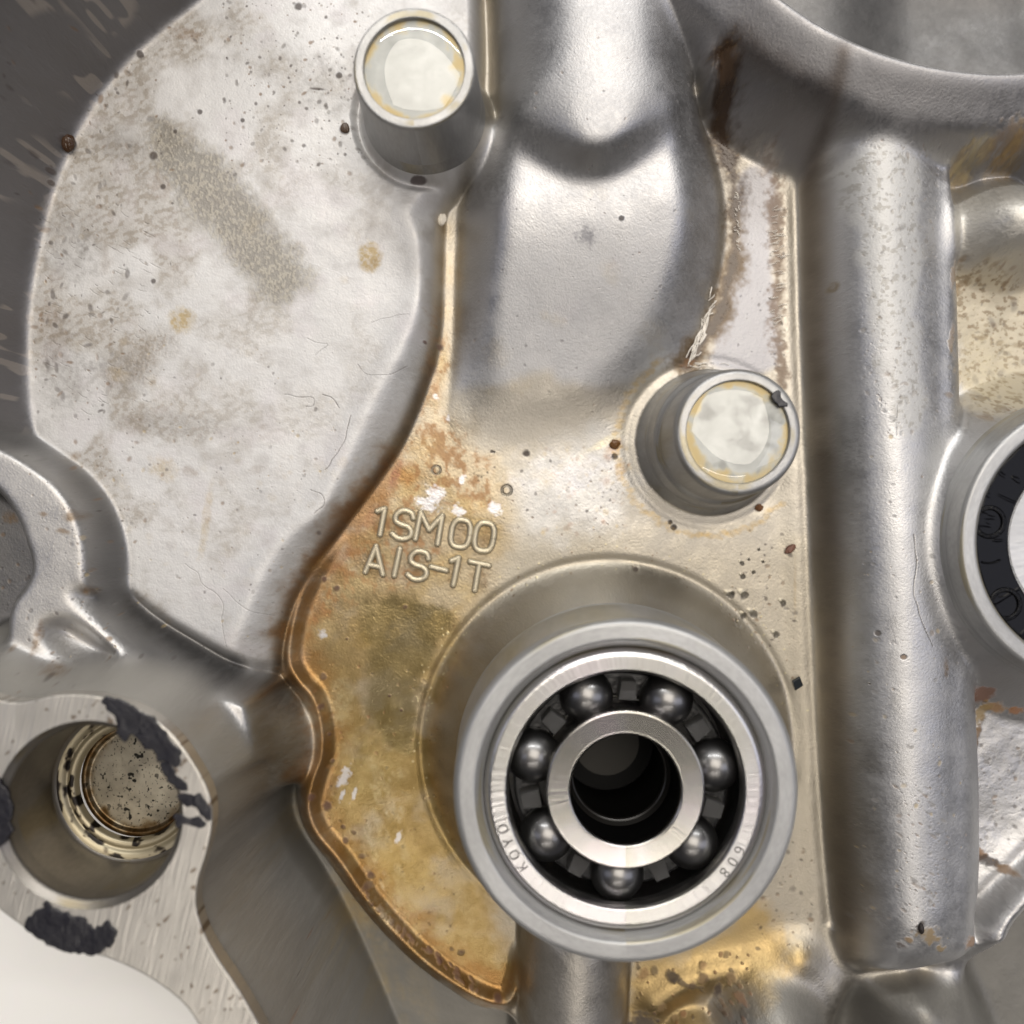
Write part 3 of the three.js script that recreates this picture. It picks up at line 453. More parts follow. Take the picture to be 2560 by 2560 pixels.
mark(1355, 1865, 7, 22, 0, DRK, 0.9, crust); mark(1270, 1842, 12, 10, 0.3, DRK, 0.8, crust); mark(1300, 1860, 30, 6, 0.3, DRK, 0.6, crust); mark(1215, 1930, 34, 26, 0, [0.06, 0.05, 0.05], 0.85, crust);
// groove beside the passage
mark(1300, 685, 16, 12, 0, [0.22, 0.11, 0.04], 0.8, crust); mark(1345, 185, 16, 20, 0, [0.14, 0.08, 0.04], 0.6, crust);
speckle(40, 1385, 450, 1480, 690, 1, 3, [DRK, GREY, BRN], 0.7, pin);
mark(1440, 300, 40, 24, 0.5, [0.70, 0.66, 0.60], 0.6, film);
for (let k = 0; k < 50; k++) { const t = k / 49 * Math.PI * 1.1 - 0.2, r = 9.3 + 0.5 * (rs() - 0.5); spot(BOSS2[0] + r * Math.cos(t + 0.9), BOSS2[1] + r * Math.sin(t + 0.9), 0.5, 0.35, 0, [0.55, 0.38, 0.14], 0.5, film); }
// rib, ring and pocket
speckle(320, 1625, 260, 1770, 820, 1, 4.5, [GREY, [0.36, 0.33, 0.28], BRN], 0.36, { ...pin, stretch: 1 });
speckle(140, 1600, 820, 1830, 1790, 1, 5, [BRN, GREY, TAN_], 0.55, pin); speckle(120, 1690, 1480, 1790, 1720, 1, 4, [BRN, GREY], 0.6, { ...pin, stretch: 2, rot: 0.6 });
mark(1705, 1240, 6, 5, 0, BRN, 0.8, hole); mark(1656, 1195, 5, 5, 0, DRK, 0.8, hole); mark(1785, 1260, 6, 18, 0, [0.40, 0.24, 0.10], 0.6, film); mark(1748, 455, 6, 6, 0, GREY, 0.7, pin);
mark(1700, 430, 12, 6, -0.5, GREY, 0.6, film); mark(1664, 476, 5, 3, -0.6, GREY, 0.6, pin);
for (const [u, v, a, b, c] of [[1752, 1765, 24, 17, [0.26, 0.17, 0.06]], [1737, 1748, 6, 12, DRK], [1702, 1783, 10, 8, DRK], [1716, 1774, 8, 7, [0.25, 0.15, 0.05]], [1832, 1778, 20, 13, [0.30, 0.18, 0.10]], [1776, 1790, 12, 8, [0.28, 0.19, 0.07]]]) mark(u, v, a, b, 0.5, c, 0.85, crust);
speckle(170, 1790, 480, 1932, 790, 1.5, 7, [[0.28, 0.2, 0.11], BRN, GREY], 0.55, { ...pin, stretch: 1.2 });
for (const [u, v, a, b] of [[1812, 340, 18, 14], [1800, 315, 10, 26], [1838, 300, 12, 10], [1905, 265, 36, 22], [1806, 545, 12, 14], [1800, 520, 8, 30], [1795, 640, 6, 30], [1880, 300, 14, 20]]) mark(u, v, a, b, 0.2, [0.24, 0.14, 0.05], 0.6, crust);
mark(1822, 312, 30, 34, 0, [0.78, 0.64, 0.34], 0.6, film); mark(1910, 290, 40, 50, 0, [0.48, 0.33, 0.12], 0.5, film); mark(1850, 700, 80, 80, 0, [0.72, 0.62, 0.40], 0.3, film);
for (const [u, v, a, b, c] of [[1850, 1310, 26, 20, [0.22, 0.09, 0.04]], [1880, 1335, 26, 14, [0.38, 0.20, 0.06]], [1915, 1340, 14, 10, [0.42, 0.18, 0.06]], [1850, 1345, 12, 28, [0.34, 0.24, 0.10]], [1840, 1400, 6, 50, BRN], [1845, 1610, 20, 14, [0.28, 0.14, 0.05]], [1862, 1622, 26, 9, DRK], [1895, 1640, 20, 10, BRN]]) mark(u, v, a, b, 0.3, c, 0.85, crust);
speckle(80, 1840, 1380, 1932, 1640, 1, 5, [DRK, GREY, BRN], 0.6, pin);
hair([[1738, 1010, 10], [1742, 1060, 10], [1736, 1110, 10], [1748, 1160, 10], [1768, 1220, 9]], 1.3, GREY, 0.5); hair([[1715, 760, 11], [1712, 820, 11]], 1, GREY, 0.4); hair([[1400, 90, 15], [1412, 74, 15]], 1.4, DRK, 0.6);
mark(1508, 143, 7, 5, 0, RUST, 0.7, film); mark(1500, 1110, 3, 60, 0, [0.4, 0.28, 0.12], 0.3, film); mark(1546, 560, 8, 10, 0, [0.35, 0.27, 0.14], 0.6, film);
// ridge and sleeve on the lower left
for (const [u, v, a, b] of [[144, 860, 10, 9], [135, 975, 16, 12], [120, 1003, 14, 6], [165, 1318, 10, 6], [80, 970, 10, 5], [20, 975, 18, 14], [165, 1112, 14, 10], [110, 1260, 26, 10], [70, 1205, 8, 30], [24, 1223, 6, 7], [205, 1242, 4, 6], [255, 1190, 5, 5]]) mark(u, v, a, b, 0.2, [0.26, 0.16, 0.07], 0.6, { ...film, ro: 0.7 });
speckle(80, 0, 830, 260, 1300, 1.5, 5, [BRN, DRK], 0.6, pin);
speckle(40, 640, 1600, 900, 1932, 8, 40, [[0.46, 0.36, 0.18]], 0.22, { ...film, stretch: 3, rot: 1.25 });
mark(545, 1560, 40, 50, 0.3, [0.42, 0.31, 0.14], 0.3, film); mark(660, 1760, 40, 90, -0.6, [0.42, 0.31, 0.14], 0.35, film); mark(560, 1910, 60, 40, 0.6, [0.48, 0.38, 0.22], 0.35, film);
speckle(30, 420, 1640, 620, 1800, 4, 16, [[0.64, 0.62, 0.58]], 0.22, { ...film, stretch: 3, rot: 1.3 });
speckle(110, 870, 20, 1330, 800, 1, 3.5, [BRN, GREY, DRK], 0.45, pin); speckle(24, 880, 350, 1330, 820, 10, 34, [[0.55, 0.42, 0.2], [0.5, 0.46, 0.5]], 0.16, film);

const srgb = (c) => { c = clamp(c); return 255 * (c <= 0.0031308 ? 12.92 * c : 1.055 * Math.pow(c, 1 / 2.4) - 0.055); };
const dataTex = (data, w, h, color, wrap = THREE.ClampToEdgeWrapping) => { const t = new THREE.DataTexture(data, w, h, THREE.RGBAFormat, data instanceof Float32Array ? THREE.FloatType : THREE.UnsignedByteType); t.wrapS = t.wrapT = wrap; t.magFilter = THREE.LinearFilter; t.minFilter = THREE.LinearFilter; if (color) t.colorSpace = THREE.SRGBColorSpace; t.needsUpdate = true; return t; };
const colorBytes = new Uint8Array(TN * TN * 4), ormBytes = new Uint8Array(TN * TN * 4), relFloats = new Float32Array(TN * TN);
for (let o = 0; o < TN * TN; o++) {
  colorBytes[o * 4] = srgb(RED[o]); colorBytes[o * 4 + 1] = srgb(GRN[o]); colorBytes[o * 4 + 2] = srgb(BLU[o]); colorBytes[o * 4 + 3] = 255;
  ormBytes[o * 4] = 255; ormBytes[o * 4 + 1] = 255 * clamp(ROU[o], 0.12, 1); ormBytes[o * 4 + 2] = 255 * clamp(MET[o]); ormBytes[o * 4 + 3] = 255;
  relFloats[o] = clamp(0.5 + REL[o], 0, 1);
}
const relTex = new THREE.DataTexture(relFloats, TN, TN, THREE.RedFormat, THREE.FloatType); relTex.magFilter = THREE.LinearFilter; relTex.needsUpdate = true;
const ormTex = dataTex(ormBytes, TN, TN);
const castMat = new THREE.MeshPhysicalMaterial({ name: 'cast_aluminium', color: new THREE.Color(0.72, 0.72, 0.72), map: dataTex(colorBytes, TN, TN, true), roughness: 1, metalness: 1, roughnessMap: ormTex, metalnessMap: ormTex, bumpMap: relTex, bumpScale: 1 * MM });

// ---------------------------------------------------------------- small builders
const tag = (o, label, category, group, kind) => { if (label) o.userData.label = label; if (category) o.userData.category = category; if (group) o.userData.group = group; if (kind) o.userData.kind = kind; return o; };
const used = {};
const numbered = (n) => { used[n] = (used[n] ?? -1) + 1; return used[n] ? n + '_' + String(used[n]).padStart(3, '0') : n; };
function part(name, geo, mat, parent) { const m = new THREE.Mesh(geo, mat); m.name = parent === scene ? numbered(name) : name; m.castShadow = m.receiveShadow = true; parent.add(m); return m; }
function thing(name, x, y, z, label, category, group) { const g = new THREE.Group(); g.name = numbered(name); g.position.set(x * MM, y * MM, z * MM); tag(g, label, category, group); scene.add(g); return g; }
function flats(pts) { const out = [pts[0]]; for (let k = 1; k < pts.length; k++) { const a = pts[k - 1], b = pts[k], L = Math.hypot(b[0] - a[0], b[1] - a[1]); if (L > 0.2) { const e = Math.min(0.04, L * 0.1) / L; out.push([lerp(a[0], b[0], e), lerp(a[1], b[1], e)], [lerp(a[0], b[0], 1 - e), lerp(a[1], b[1], 1 - e)]); } out.push(b); } return out; }
const lathe = (raw, seg = 160) => { const pts = flats(raw), g = new THREE.LatheGeometry(pts.map((p) => new THREE.Vector2(p[0], p[1])), seg); g.scale(MM, MM, MM); return g; };
function chain(pts) {                                   // lathe profile with rounded corners: [r, y, corner radius]
  const out = [];
  pts.forEach((p, i) => {
    const c = p[2] ?? 0, a = pts[i - 1], b = pts[i + 1];
    if (!c || !a || !b) { out.push([p[0], p[1]]); return; }
    const la = Math.hypot(a[0] - p[0], a[1] - p[1]), lb = Math.hypot(b[0] - p[0], b[1] - p[1]), k = Math.min(c, la * 0.45, lb * 0.45);
    const s = [p[0] + (a[0] - p[0]) / la * k, p[1] + (a[1] - p[1]) / la * k], e = [p[0] + (b[0] - p[0]) / lb * k, p[1] + (b[1] - p[1]) / lb * k];
    for (let q = 0; q <= 5; q++) { const t = q / 5; out.push([(1 - t) * (1 - t) * s[0] + 2 * t * (1 - t) * p[0] + t * t * e[0], (1 - t) * (1 - t) * s[1] + 2 * t * (1 - t) * p[1] + t * t * e[1]]); }
  });
  return out;
}
function noiseTex(w, h, f, color, wrap = THREE.RepeatWrapping) { const d = new Uint8Array(w * h * 4); for (let j = 0, o = 0; j < h; j++) for (let i = 0; i < w; i++, o++) { const c = f(i / w, j / h); for (let k = 0; k < 3; k++) d[o * 4 + k] = clamp(Array.isArray(c) ? c[k] : c) * 255; d[o * 4 + 3] = 255; } return dataTex(d, w, h, color, wrap); }
function flatUV(geo, s) { const p = geo.attributes.position, uv = new Float32Array(p.count * 2); for (let i = 0; i < p.count; i++) { uv[i * 2] = p.getX(i) / MM / s; uv[i * 2 + 1] = p.getZ(i) / MM / s; } geo.setAttribute('uv', new THREE.BufferAttribute(uv, 2)); return geo; }

// ---------------------------------------------------------------- engine casting
const casting = thing('engine_casting', 0, 0, 0, 'stained cast aluminium engine housing with ribs, bosses, raised lettering and a bearing seat', 'engine casting');
{
  const cut = new Uint8Array(N * N);                    // where nothing of the sheet is left: bores, and beyond the edge of the casting
  const benchCut = dist([...flangeLow, ...outline([[-500, 1400], [-500, 2700], [600, 2700]], 19)], true, 4);
  const BORE = [...W(167, 1538, 19)];
  each((o, x, y) => { if (benchCut[o] < -0.05 || Math.hypot(x - SEAT[0], y - SEAT[1]) < 13.4 || Math.hypot(x - SIDE[0], y - SIDE[1]) < 11.4 || Math.hypot(x - BORE[0], y - BORE[1]) < 7.4 || Math.hypot(x - BOSS1[0], y - BOSS1[1]) < 4.4 || Math.hypot(x - BOSS2[0], y - BOSS2[1]) < 4.6) cut[o] = 1; });
  const lists = NAMES.map(() => []);
  for (let j = 0; j < N - 1; j++) for (let i = 0; i < N - 1; i++) {
    const a = j * N + i, b = a + 1, c = a + N, d = c + 1;
    if (cut[a] && cut[b] && cut[c] && cut[d]) continue;
    lists[REG[a]].push(a, c, b, b, c, d);
  }
  lists.forEach((idx, k) => {
    if (!idx.length) return;
    const map = new Int32Array(N * N).fill(-1), ind = new Uint32Array(idx.length); let n = 0; const order = [];
    idx.forEach((v, q) => { if (map[v] < 0) { map[v] = n++; order.push(v); } ind[q] = map[v]; });
    const pos = new Float32Array(n * 3), nor = new Float32Array(n * 3), uv = new Float32Array(n * 2);
    order.forEach((v, q) => {
      const i = v % N, j = (v / N) | 0, x = gx(i), y = gx(j);
      const hx = (H[j * N + Math.min(N - 1, i + 1)] - H[j * N + Math.max(0, i - 1)]) / (2 * CELL), hy = (H[Math.min(N - 1, j + 1) * N + i] - H[Math.max(0, j - 1) * N + i]) / (2 * CELL), L = Math.sqrt(1 + hx * hx + hy * hy);
      pos.set([x * MM, H[v] * MM, y * MM], q * 3); nor.set([-hx / L, 1 / L, -hy / L], q * 3); uv.set([(x + HALF) / (2 * HALF), (y + HALF) / (2 * HALF)], q * 2);
    });
    const g = new THREE.BufferGeometry();
    g.setAttribute('position', new THREE.BufferAttribute(pos, 3)); g.setAttribute('normal', new THREE.BufferAttribute(nor, 3)); g.setAttribute('uv', new THREE.BufferAttribute(uv, 2)); g.setIndex(new THREE.BufferAttribute(ind, 1));
    part(NAMES[k], g, castMat, casting);
  });
}
// materials for machined and turned metal
const turned = noiseTex(512, 512, (u, v) => 0.5 + 0.22 * vn(u * 6, v * 256) + 0.1 * vn(u * 512, v * 512) + 0.1 * vn(u * 30, v * 90));
const mottled = noiseTex(512, 512, (u, v) => { const k = 0.86 + 0.10 * fbm(u * 14, v * 14, 4) + 0.03 * vn(u * 256, v * 256), t = smooth(0.1, 0.5, fbm(u * 9 + 5, v * 9, 4)); return [k * (1 - 0.05 * t), k * (1 - 0.09 * t), k * (1 - 0.2 * t)]; }, true);
const gritty = noiseTex(512, 512, (u, v) => 0.5 + 0.3 * vn(u * 128, v * 128) + 0.2 * vn(u * 256, v * 256));
const seatMat = new THREE.MeshPhysicalMaterial({ name: 'turned_aluminium', color: new THREE.Color(0.49, 0.49, 0.483), metalness: 0.6, roughness: 0.45, map: mottled, bumpMap: gritty, bumpScale: 0.012 * MM });
const bossMat = new THREE.MeshPhysicalMaterial({ name: 'boss_aluminium', color: new THREE.Color(0.45, 0.447, 0.437), metalness: 0.7, roughness: 0.42, map: mottled, bumpMap: gritty, bumpScale: 0.012 * MM });
// bearing seat: the round wall that holds the bearing
const seat = part('bearing_seat', lathe(chain([[15.5, 1.5], [14.75, 6], [14.55, 15.3, 0.5], [14.2, 15.95, 0.5], [12.7, 15.95, 0.2], [12.25, 15.2, 0.25], [11.98, 14.6], [11.98, 6], [6.5, 6, 0.3], [6.2, 5.5], [6.2, 3.2]]), 220), seatMat, casting);
seat.position.set(SEAT[0] * MM, 0, SEAT[1] * MM);
const dark = new THREE.MeshPhysicalMaterial({ name: 'oily_dark', color: 0x020202, roughness: 0.5, specularIntensity: 0.25, metalness: 0, side: THREE.DoubleSide });
const seatHole = part('seat_bore', lathe(chain([[6.2, 8.2], [4.7, 8.0], [4.75, 2.6], [4.75, -1.8], [3.3, -1.9]]), 96), dark, casting); seatHole.position.copy(seat.position);
const boreFloor = part('bore_floor', lathe([[0.001, -1.9], [3.32, -1.9]].reverse(), 64), new THREE.MeshStandardMaterial({ color: 0x3c3a36, roughness: 0.5, metalness: 0.3 }), casting); boreFloor.position.copy(seat.position);

// the two capped bosses, with oil standing in their shallow cups
const oilMat = new THREE.MeshPhysicalMaterial({ name: 'oil', color: 0xfffcf2, transmission: 1, thickness: 0, roughness: 0.02, ior: 1.47, metalness: 0 });
function cupTex(seed, tint) { return noiseTex(256, 256, (u, v) => { const x = u * 2 - 1, y = v * 2 - 1, r = Math.hypot(x, y), wx = 0.5 * vn(u * 4 + 2, v * 4 + seed), wy = 0.5 * vn(u * 4 + seed, v * 4 + 9), n = fbm((u * 0.8 + v * 0.6) * 7.3 + seed + wx, (v * 0.8 - u * 0.6) * 7.3 + wy, 4), e = smooth(0.80, 1.02, r + 0.30 * n); const k = 0.90 + 0.12 * n - tint * smooth(-0.1, 0.5, fbm((u * 0.7 - v * 0.7) * 6 + seed * 3 + wy, (v * 0.7 + u * 0.7) * 6 + wx, 5)) * (1 - e); return [lerp(k, 0.92, e), lerp(k, 0.82, e), lerp(k, 0.62, e)]; }, true, THREE.ClampToEdgeWrapping); }
function boss(c, prof, rc, hc, tex, label) {
  const b = part('boss', lathe(chain(prof), 140), bossMat, casting); b.position.set(c[0] * MM, 0, c[1] * MM); tag(b, label);
  const cupGeo = new THREE.CircleGeometry(rc * MM, 90); cupGeo.rotateX(-Math.PI / 2);
  const cup = part('boss_cup', cupGeo, new THREE.MeshPhysicalMaterial({ color: new THREE.Color(0.34, 0.37, 0.43), map: tex, roughness: 0.36, metalness: 0.55 }), b); cup.position.y = (hc) * MM;
  const pts = []; for (let k = 0; k <= 40; k++) { const r = rc * k / 40; pts.push([Math.max(0.0005, r), hc + 0.46 - 0.36 * Math.pow(r / rc, 5)]); }
  const oil = part('oil_film', lathe(pts.reverse(), 90), oilMat, b);
  return b;
}
boss(BOSS1, [[5.95, 2.5], [5.55, 7.2], [5.18, 14.7, 0.12], [5.05, 15.0, 0.12], [4.3, 15.0, 0.06], [4.24, 14.5]], 4.25, 14.52, cupTex(3, 0.04), 'top boss beside the broad passage');
boss(BOSS2, [[7.2, 0.2], [6.5, 2.4, 0.6], [6.3, 5.6, 0.4], [5.8, 6.5, 0.4], [5.55, 12.4, 0.25], [5.28, 12.98, 0.3], [4.5, 13.0, 0.08], [4.42, 12.5]], 4.44, 12.52, cupTex(8, 0.17), 'boss beside the long rib, with a dark speck on its rim');

// raised foundry marks
const letterMat = new THREE.MeshPhysicalMaterial({ name: 'raised_letter_metal', color: new THREE.Color(0.46, 0.405, 0.29), metalness: 0.7, roughness: 0.34, bumpMap: gritty, bumpScale: 0.01 * MM });
{
  const Z = (p) => { const q = W(626.4 + p[0] * 0.35154, 626.4 + p[1] * 0.35154, 0.2); return q; };
  const oval = (cx, cy, rx, ry, rot) => { const r = []; for (let k = 0; k <= 28; k++) { const t = k / 28 * Math.PI * 2, c = Math.cos(t), s = Math.sin(t), e = 0.72, X = rx * Math.sign(c) * Math.pow(Math.abs(c), e), Y = ry * Math.sign(s) * Math.pow(Math.abs(s), e); r.push([cx + X * Math.cos(rot) - Y * Math.sin(rot), cy + X * Math.sin(rot) + Y * Math.cos(rot)]); } return r; };
  const ess = (dx, dy) => [[436, 1000], [430, 976], [402, 960], [368, 962], [343, 984], [342, 1012], [368, 1032], [404, 1044], [424, 1066], [418, 1096], [390, 1110], [352, 1106], [324, 1084]].map((p) => [p[0] + dx, p[1] + dy]);
  const glyphs = [
    [[[243, 962], [283, 948], [257, 1088]]], [ess(0, 0)], [[[447, 1112], [476, 968], [521, 1062], [592, 986], [566, 1138]]], [oval(690, 1082, 50, 74, 0.17)], [oval(817, 1100, 50, 76, 0.17)],
    [[[178, 1288], [236, 1150], [272, 1302]], [[200, 1250], [258, 1262]]], [[[364, 1164], [333, 1308]]], [ess(82, 218)], [[[532, 1260], [612, 1280]]], [[[642, 1228], [680, 1212], [650, 1358]]], [[[742, 1232], [842, 1254]], [[790, 1246], [766, 1386]]],
  ];
  for (const g of glyphs) {
    const pieces = [];
    for (const line of g) {
      const pts = line.map((p) => { const q = Z(p); return new THREE.Vector3(q[0], heightAt(q[0], q[1]) + 0.14, q[1]); });
      const soft = line.length > 6, path = soft ? new THREE.CatmullRomCurve3(pts) : (() => { const c = new THREE.CurvePath(); for (let k = 0; k + 1 < pts.length; k++) c.add(new THREE.LineCurve3(pts[k], pts[k + 1])); return c; })();
      const seg = soft ? 48 : 24 * (pts.length - 1);
      if (soft) pieces.push(new THREE.TubeGeometry(path, seg, 0.335, 12, false));
      else for (let k = 0; k + 1 < pts.length; k++) pieces.push(new THREE.TubeGeometry(new THREE.LineCurve3(pts[k], pts[k + 1]), 6, 0.335, 12, false));
      for (const p of soft ? [pts[0], pts[pts.length - 1]] : pts) { const s = new THREE.SphereGeometry(0.335, 14, 10); s.translate(p.x, p.y, p.z); pieces.push(s); }
    }
    const m = mergeGeometries(pieces.map((p) => (p.index ? p.toNonIndexed() : p))); m.scale(MM, MM, MM);
    part('raised_letter', m, letterMat, casting);
  }
}
// machined flange with its bore and plug
{
  const brushed = noiseTex(1024, 1024, (u, v) => { const k = 0.5 + 0.26 * vn((u + v * 0.25) * 260, (v - u * 0.25) * 14) + 0.14 * vn((u + v * 0.25) * 600, (v - u * 0.25) * 30); return k; });
  const face = noiseTex(1024, 1024, (u, v) => { const n = fbm(u * 12, v * 12, 4), s = smooth(0.60, 0.74, vn((u + v) * 90, (v - u) * 30) * 0.72 + 0.4 * vn(u * 150, v * 90)); const k = 0.92 + 0.08 * n; return [lerp(k, 0.42, s * 0.6), lerp(k * 0.985, 0.34, s * 0.6), lerp(k * 0.96, 0.27, s * 0.6)]; }, true);
  const flangeMat = new THREE.MeshPhysicalMaterial({ name: 'machined_flange_face', color: new THREE.Color(0.62, 0.61, 0.585), map: face, metalness: 0.8, roughness: 0.4, bumpMap: brushed, bumpScale: 0.03 * MM });
  const c = W(167, 1538, 19);
  const shape = new THREE.Shape(flangeAll.map((p) => new THREE.Vector2(p[0], -p[1])));
  const hole = new THREE.Path(); hole.absarc(c[0], -c[1], 7.75, 0, Math.PI * 2, true); shape.holes.push(hole);
  const g = new THREE.ExtrudeGeometry(shape, { depth: 1.6, bevelEnabled: true, bevelSize: 0.18, bevelThickness: 0.18, bevelSegments: 3, bevelOffset: -0.12, curveSegments: 90 });
  g.rotateX(-Math.PI / 2); g.translate(0, 19 - 1.78, 0); g.scale(MM, MM, MM); flatUV(g, 40);
  part('machined_flange', g, flangeMat, casting);
  const boreMat = new THREE.MeshPhysicalMaterial({ name: 'bore_metal', color: new THREE.Color(0.31, 0.285, 0.25), map: mottled, metalness: 0.8, roughness: 0.38, bumpMap: turned, bumpScale: 0.01 * MM });
  const bore = part('flange_bore', lathe(chain([[7.9, 18.92], [7.05, 18.2, 0.2], [6.98, 16.5], [6.95, 10.2, 0.3], [6.3, 9.6], [6.0, 9.6]]), 140), boreMat, casting); bore.position.set(c[0] * MM, 0, c[1] * MM);
  const ledge = part('bore_ledge', lathe(chain([[7.0, 10.0], [6.3, 9.9, 0.3], [5.9, 9.5, 0.2], [5.6, 9.75, 0.2], [5.2, 9.6, 0.2], [5.0, 9.0]]), 120), new THREE.MeshPhysicalMaterial({ color: new THREE.Color(0.34, 0.295, 0.20), metalness: 0.6, roughness: 0.4, map: noiseTex(256, 64, (u, v) => { const s = smooth(0.1, 0.35, fbm(u * 34, v * 3, 3)); return [1 - 0.85 * s, 1 - 0.88 * s, 1 - 0.9 * s]; }, true) }), casting); ledge.position.copy(bore.position);
  const plugTex = noiseTex(512, 512, (u, v) => { const n = fbm(u * 9, v * 9, 4), s = smooth(0.30, 0.44, fbm(u * 26, v * 26, 2)) * smooth(-0.2, 0.3, fbm(u * 4, v * 4, 2) + 0.2) + smooth(0.3, 0.45, fbm(u * 70 + 4, v * 50, 2)) * 0.5, e = smooth(0.36, 0.5, Math.hypot(u - 0.5, v - 0.5) + 0.1 * n); const k = (0.85 + 0.16 * n) * (1 - 0.75 * clamp(s)); return [lerp(k, 0.40, e), lerp(k * 0.97, 0.28, e), lerp(k * 0.9, 0.12, e)]; }, true, THREE.ClampToEdgeWrapping);
  const plugGeo = lathe(chain([[5.25, 8.6], [5.25, 9.5, 0.35], [4.75, 9.5, 0.3], [4.6, 9.1, 0.3], [0.001, 9.25]]), 110);
  { const p = plugGeo.attributes.position, uv = plugGeo.attributes.uv; for (let i = 0; i < p.count; i++) uv.setXY(i, 0.5 + p.getX(i) / MM / 10.6, 0.5 + p.getZ(i) / MM / 10.6); }
  const plug = part('bore_plug', plugGeo, new THREE.MeshPhysicalMaterial({ color: new THREE.Color(0.48, 0.465, 0.43), map: plugTex, metalness: 0.75, roughness: 0.34, bumpMap: gritty, bumpScale: 0.008 * MM }), casting); plug.position.set(bore.position.x, -0.0012, bore.position.z);
}
// rim of the ring boss at the right edge
const sideRim = part('ring_boss', lathe(chain([[14.0, 5], [13.0, 9.4, 0.6], [12.7, 11.6, 0.4], [12.45, 11.9, 0.3], [11.35, 11.9, 0.2], [11.1, 11.6], [11.1, 2], [0.001, 2]]), 200), seatMat, casting); sideRim.position.set(SIDE[0] * MM, 0, SIDE[1] * MM);

// dried sealant and lint left on the casting
{
  const sealMat = new THREE.MeshPhysicalMaterial({ name: 'black_sealant', color: 0x14131a, roughness: 0.38, metalness: 0, bumpMap: noiseTex(256, 256, (u, v) => 0.5 + 0.5 * fbm(u * 4, v * 4, 4)), bumpScale: 0.2 * MM });
  const rq = rng(31);
  const smear = (pts, h, label, thick = 0.15, name = 'sealant_smear') => {
    const base = spline(outline(pts, h), true, 0.16).map((p) => [p[0] + 0.16 * vn(p[0] * 3.1, p[1] * 3.1 + 8), p[1] + 0.16 * vn(p[0] * 3.1 + 5, p[1] * 3.1)]);
    const s = new THREE.Shape(base.map((p) => new THREE.Vector2(p[0], -p[1])));
    const g = new THREE.ExtrudeGeometry(s, { depth: thick * 0.4, bevelEnabled: true, bevelSize: 0.12, bevelThickness: thick * 0.6, bevelSegments: 3 });
    g.rotateX(-Math.PI / 2); g.translate(0, h, 0); g.scale(MM, MM, MM); flatUV(g, 6);
    tag(part(name, g, sealMat, casting), label);
  };
  smear([[196, 1318], [222, 1322], [262, 1342], [300, 1368], [322, 1398], [338, 1420], [334, 1442], [314, 1434], [304, 1434], [288, 1414], [272, 1408], [266, 1398], [246, 1384], [236, 1398], [224, 1384], [222, 1352], [206, 1336]], 19, 'black sealant smear at the top of the flange');
  smear([[48, 1748], [60, 1726], [84, 1712], [88, 1702], [104, 1716], [128, 1724], [162, 1736], [176, 1752], [196, 1748], [204, 1740], [217, 1756], [212, 1776], [196, 1786], [186, 1798], [150, 1796], [120, 1792], [98, 1782], [70, 1764]], 19, 'wide black sealant smear at the foot of the flange');
  smear([[-50, 1470], [-6, 1466], [10, 1486], [22, 1520], [18, 1552], [24, 1568], [6, 1590], [-50, 1600]], 19, 'thick black sealant lump at the left edge', 0.3);
  smear([[368, 1500], [376, 1502], [390, 1522], [396, 1538], [394, 1548], [380, 1530], [366, 1508]], 19, 'thin black sealant streak on the right of the flange');
  smear([[330, 1542], [342, 1536], [360, 1546], [372, 1540], [385, 1556], [376, 1560], [352, 1552], [338, 1558]], 19, 'broken sealant streaks on the right of the flange', 0.08);
  smear([[306, 1440], [318, 1442], [330, 1462], [352, 1486], [344, 1490], [318, 1470]], 19, 'faint sealant trail on the flange', 0.06);
  smear([[338, 1500], [360, 1504], [374, 1512], [368, 1520], [346, 1512]], 19, 'small sealant trail on the flange', 0.06);
  smear([[1458, 740], [1468, 742], [1474, 756], [1482, 762], [1474, 766], [1462, 758]], 13, 'dark speck of sealant on the rim of the boss', 0.12);
  const lint = [], mat = new THREE.MeshStandardMaterial({ name: 'lint', color: 0xe9e3d8, roughness: 0.8 });
  const strand = (u, v, du, dv, w) => { const a = at(u, v), b = at(u + du, v + dv), ha = heightAt(...a), hb = heightAt(...b); const c = new THREE.CatmullRomCurve3([new THREE.Vector3(a[0], ha + 0.05, a[1]), new THREE.Vector3((a[0] + b[0]) / 2 + (rq() - 0.5) * 0.3, Math.max(ha, hb) + 0.25 * rq() + 0.08, (a[1] + b[1]) / 2 + (rq() - 0.5) * 0.3), new THREE.Vector3(b[0], hb + 0.06, b[1])]); const t = new THREE.TubeGeometry(c, 8, w, 5, false); t.scale(MM, MM, MM); lint.push(t); };
  for (let k = 0; k < 22; k++) { const t = rq(); strand(lerp(1345, 1302, t) + 12 * (rq() - 0.5), lerp(560, 685, t), 8 + 16 * (rq() - 0.5), -14 + 24 * (rq() - 0.5), 0.03 + 0.03 * rq()); }
  for (let k = 0; k < 16; k++) { const t = rq(); strand(lerp(1344, 1312, t) + 6 * (rq() - 0.5), lerp(580, 650, t), -6 - 10 * rq(), 26 + 16 * rq(), 0.05); }
  for (let k = 0; k < 44; k++) strand(1448 + 24 * rq(), lerp(390, 640, rq()), 8 + 12 * rq(), -6 * rq(), 0.025);
  for (let k = 0; k < 20; k++) strand(1384 + 10 * rq(), lerp(360, 470, rq()), 8 * (rq() - 0.3), 10 * rq(), 0.035);
  for (let k = 0; k < 10; k++) strand(1290 + 70 * rq(), 682 + 10 * rq(), 30 * rq(), 5 * (rq() - 0.5), 0.03);
  tag(part('lint_fibres', mergeGeometries(lint), mat, casting), undefined, undefined, undefined, 'stuff');
}

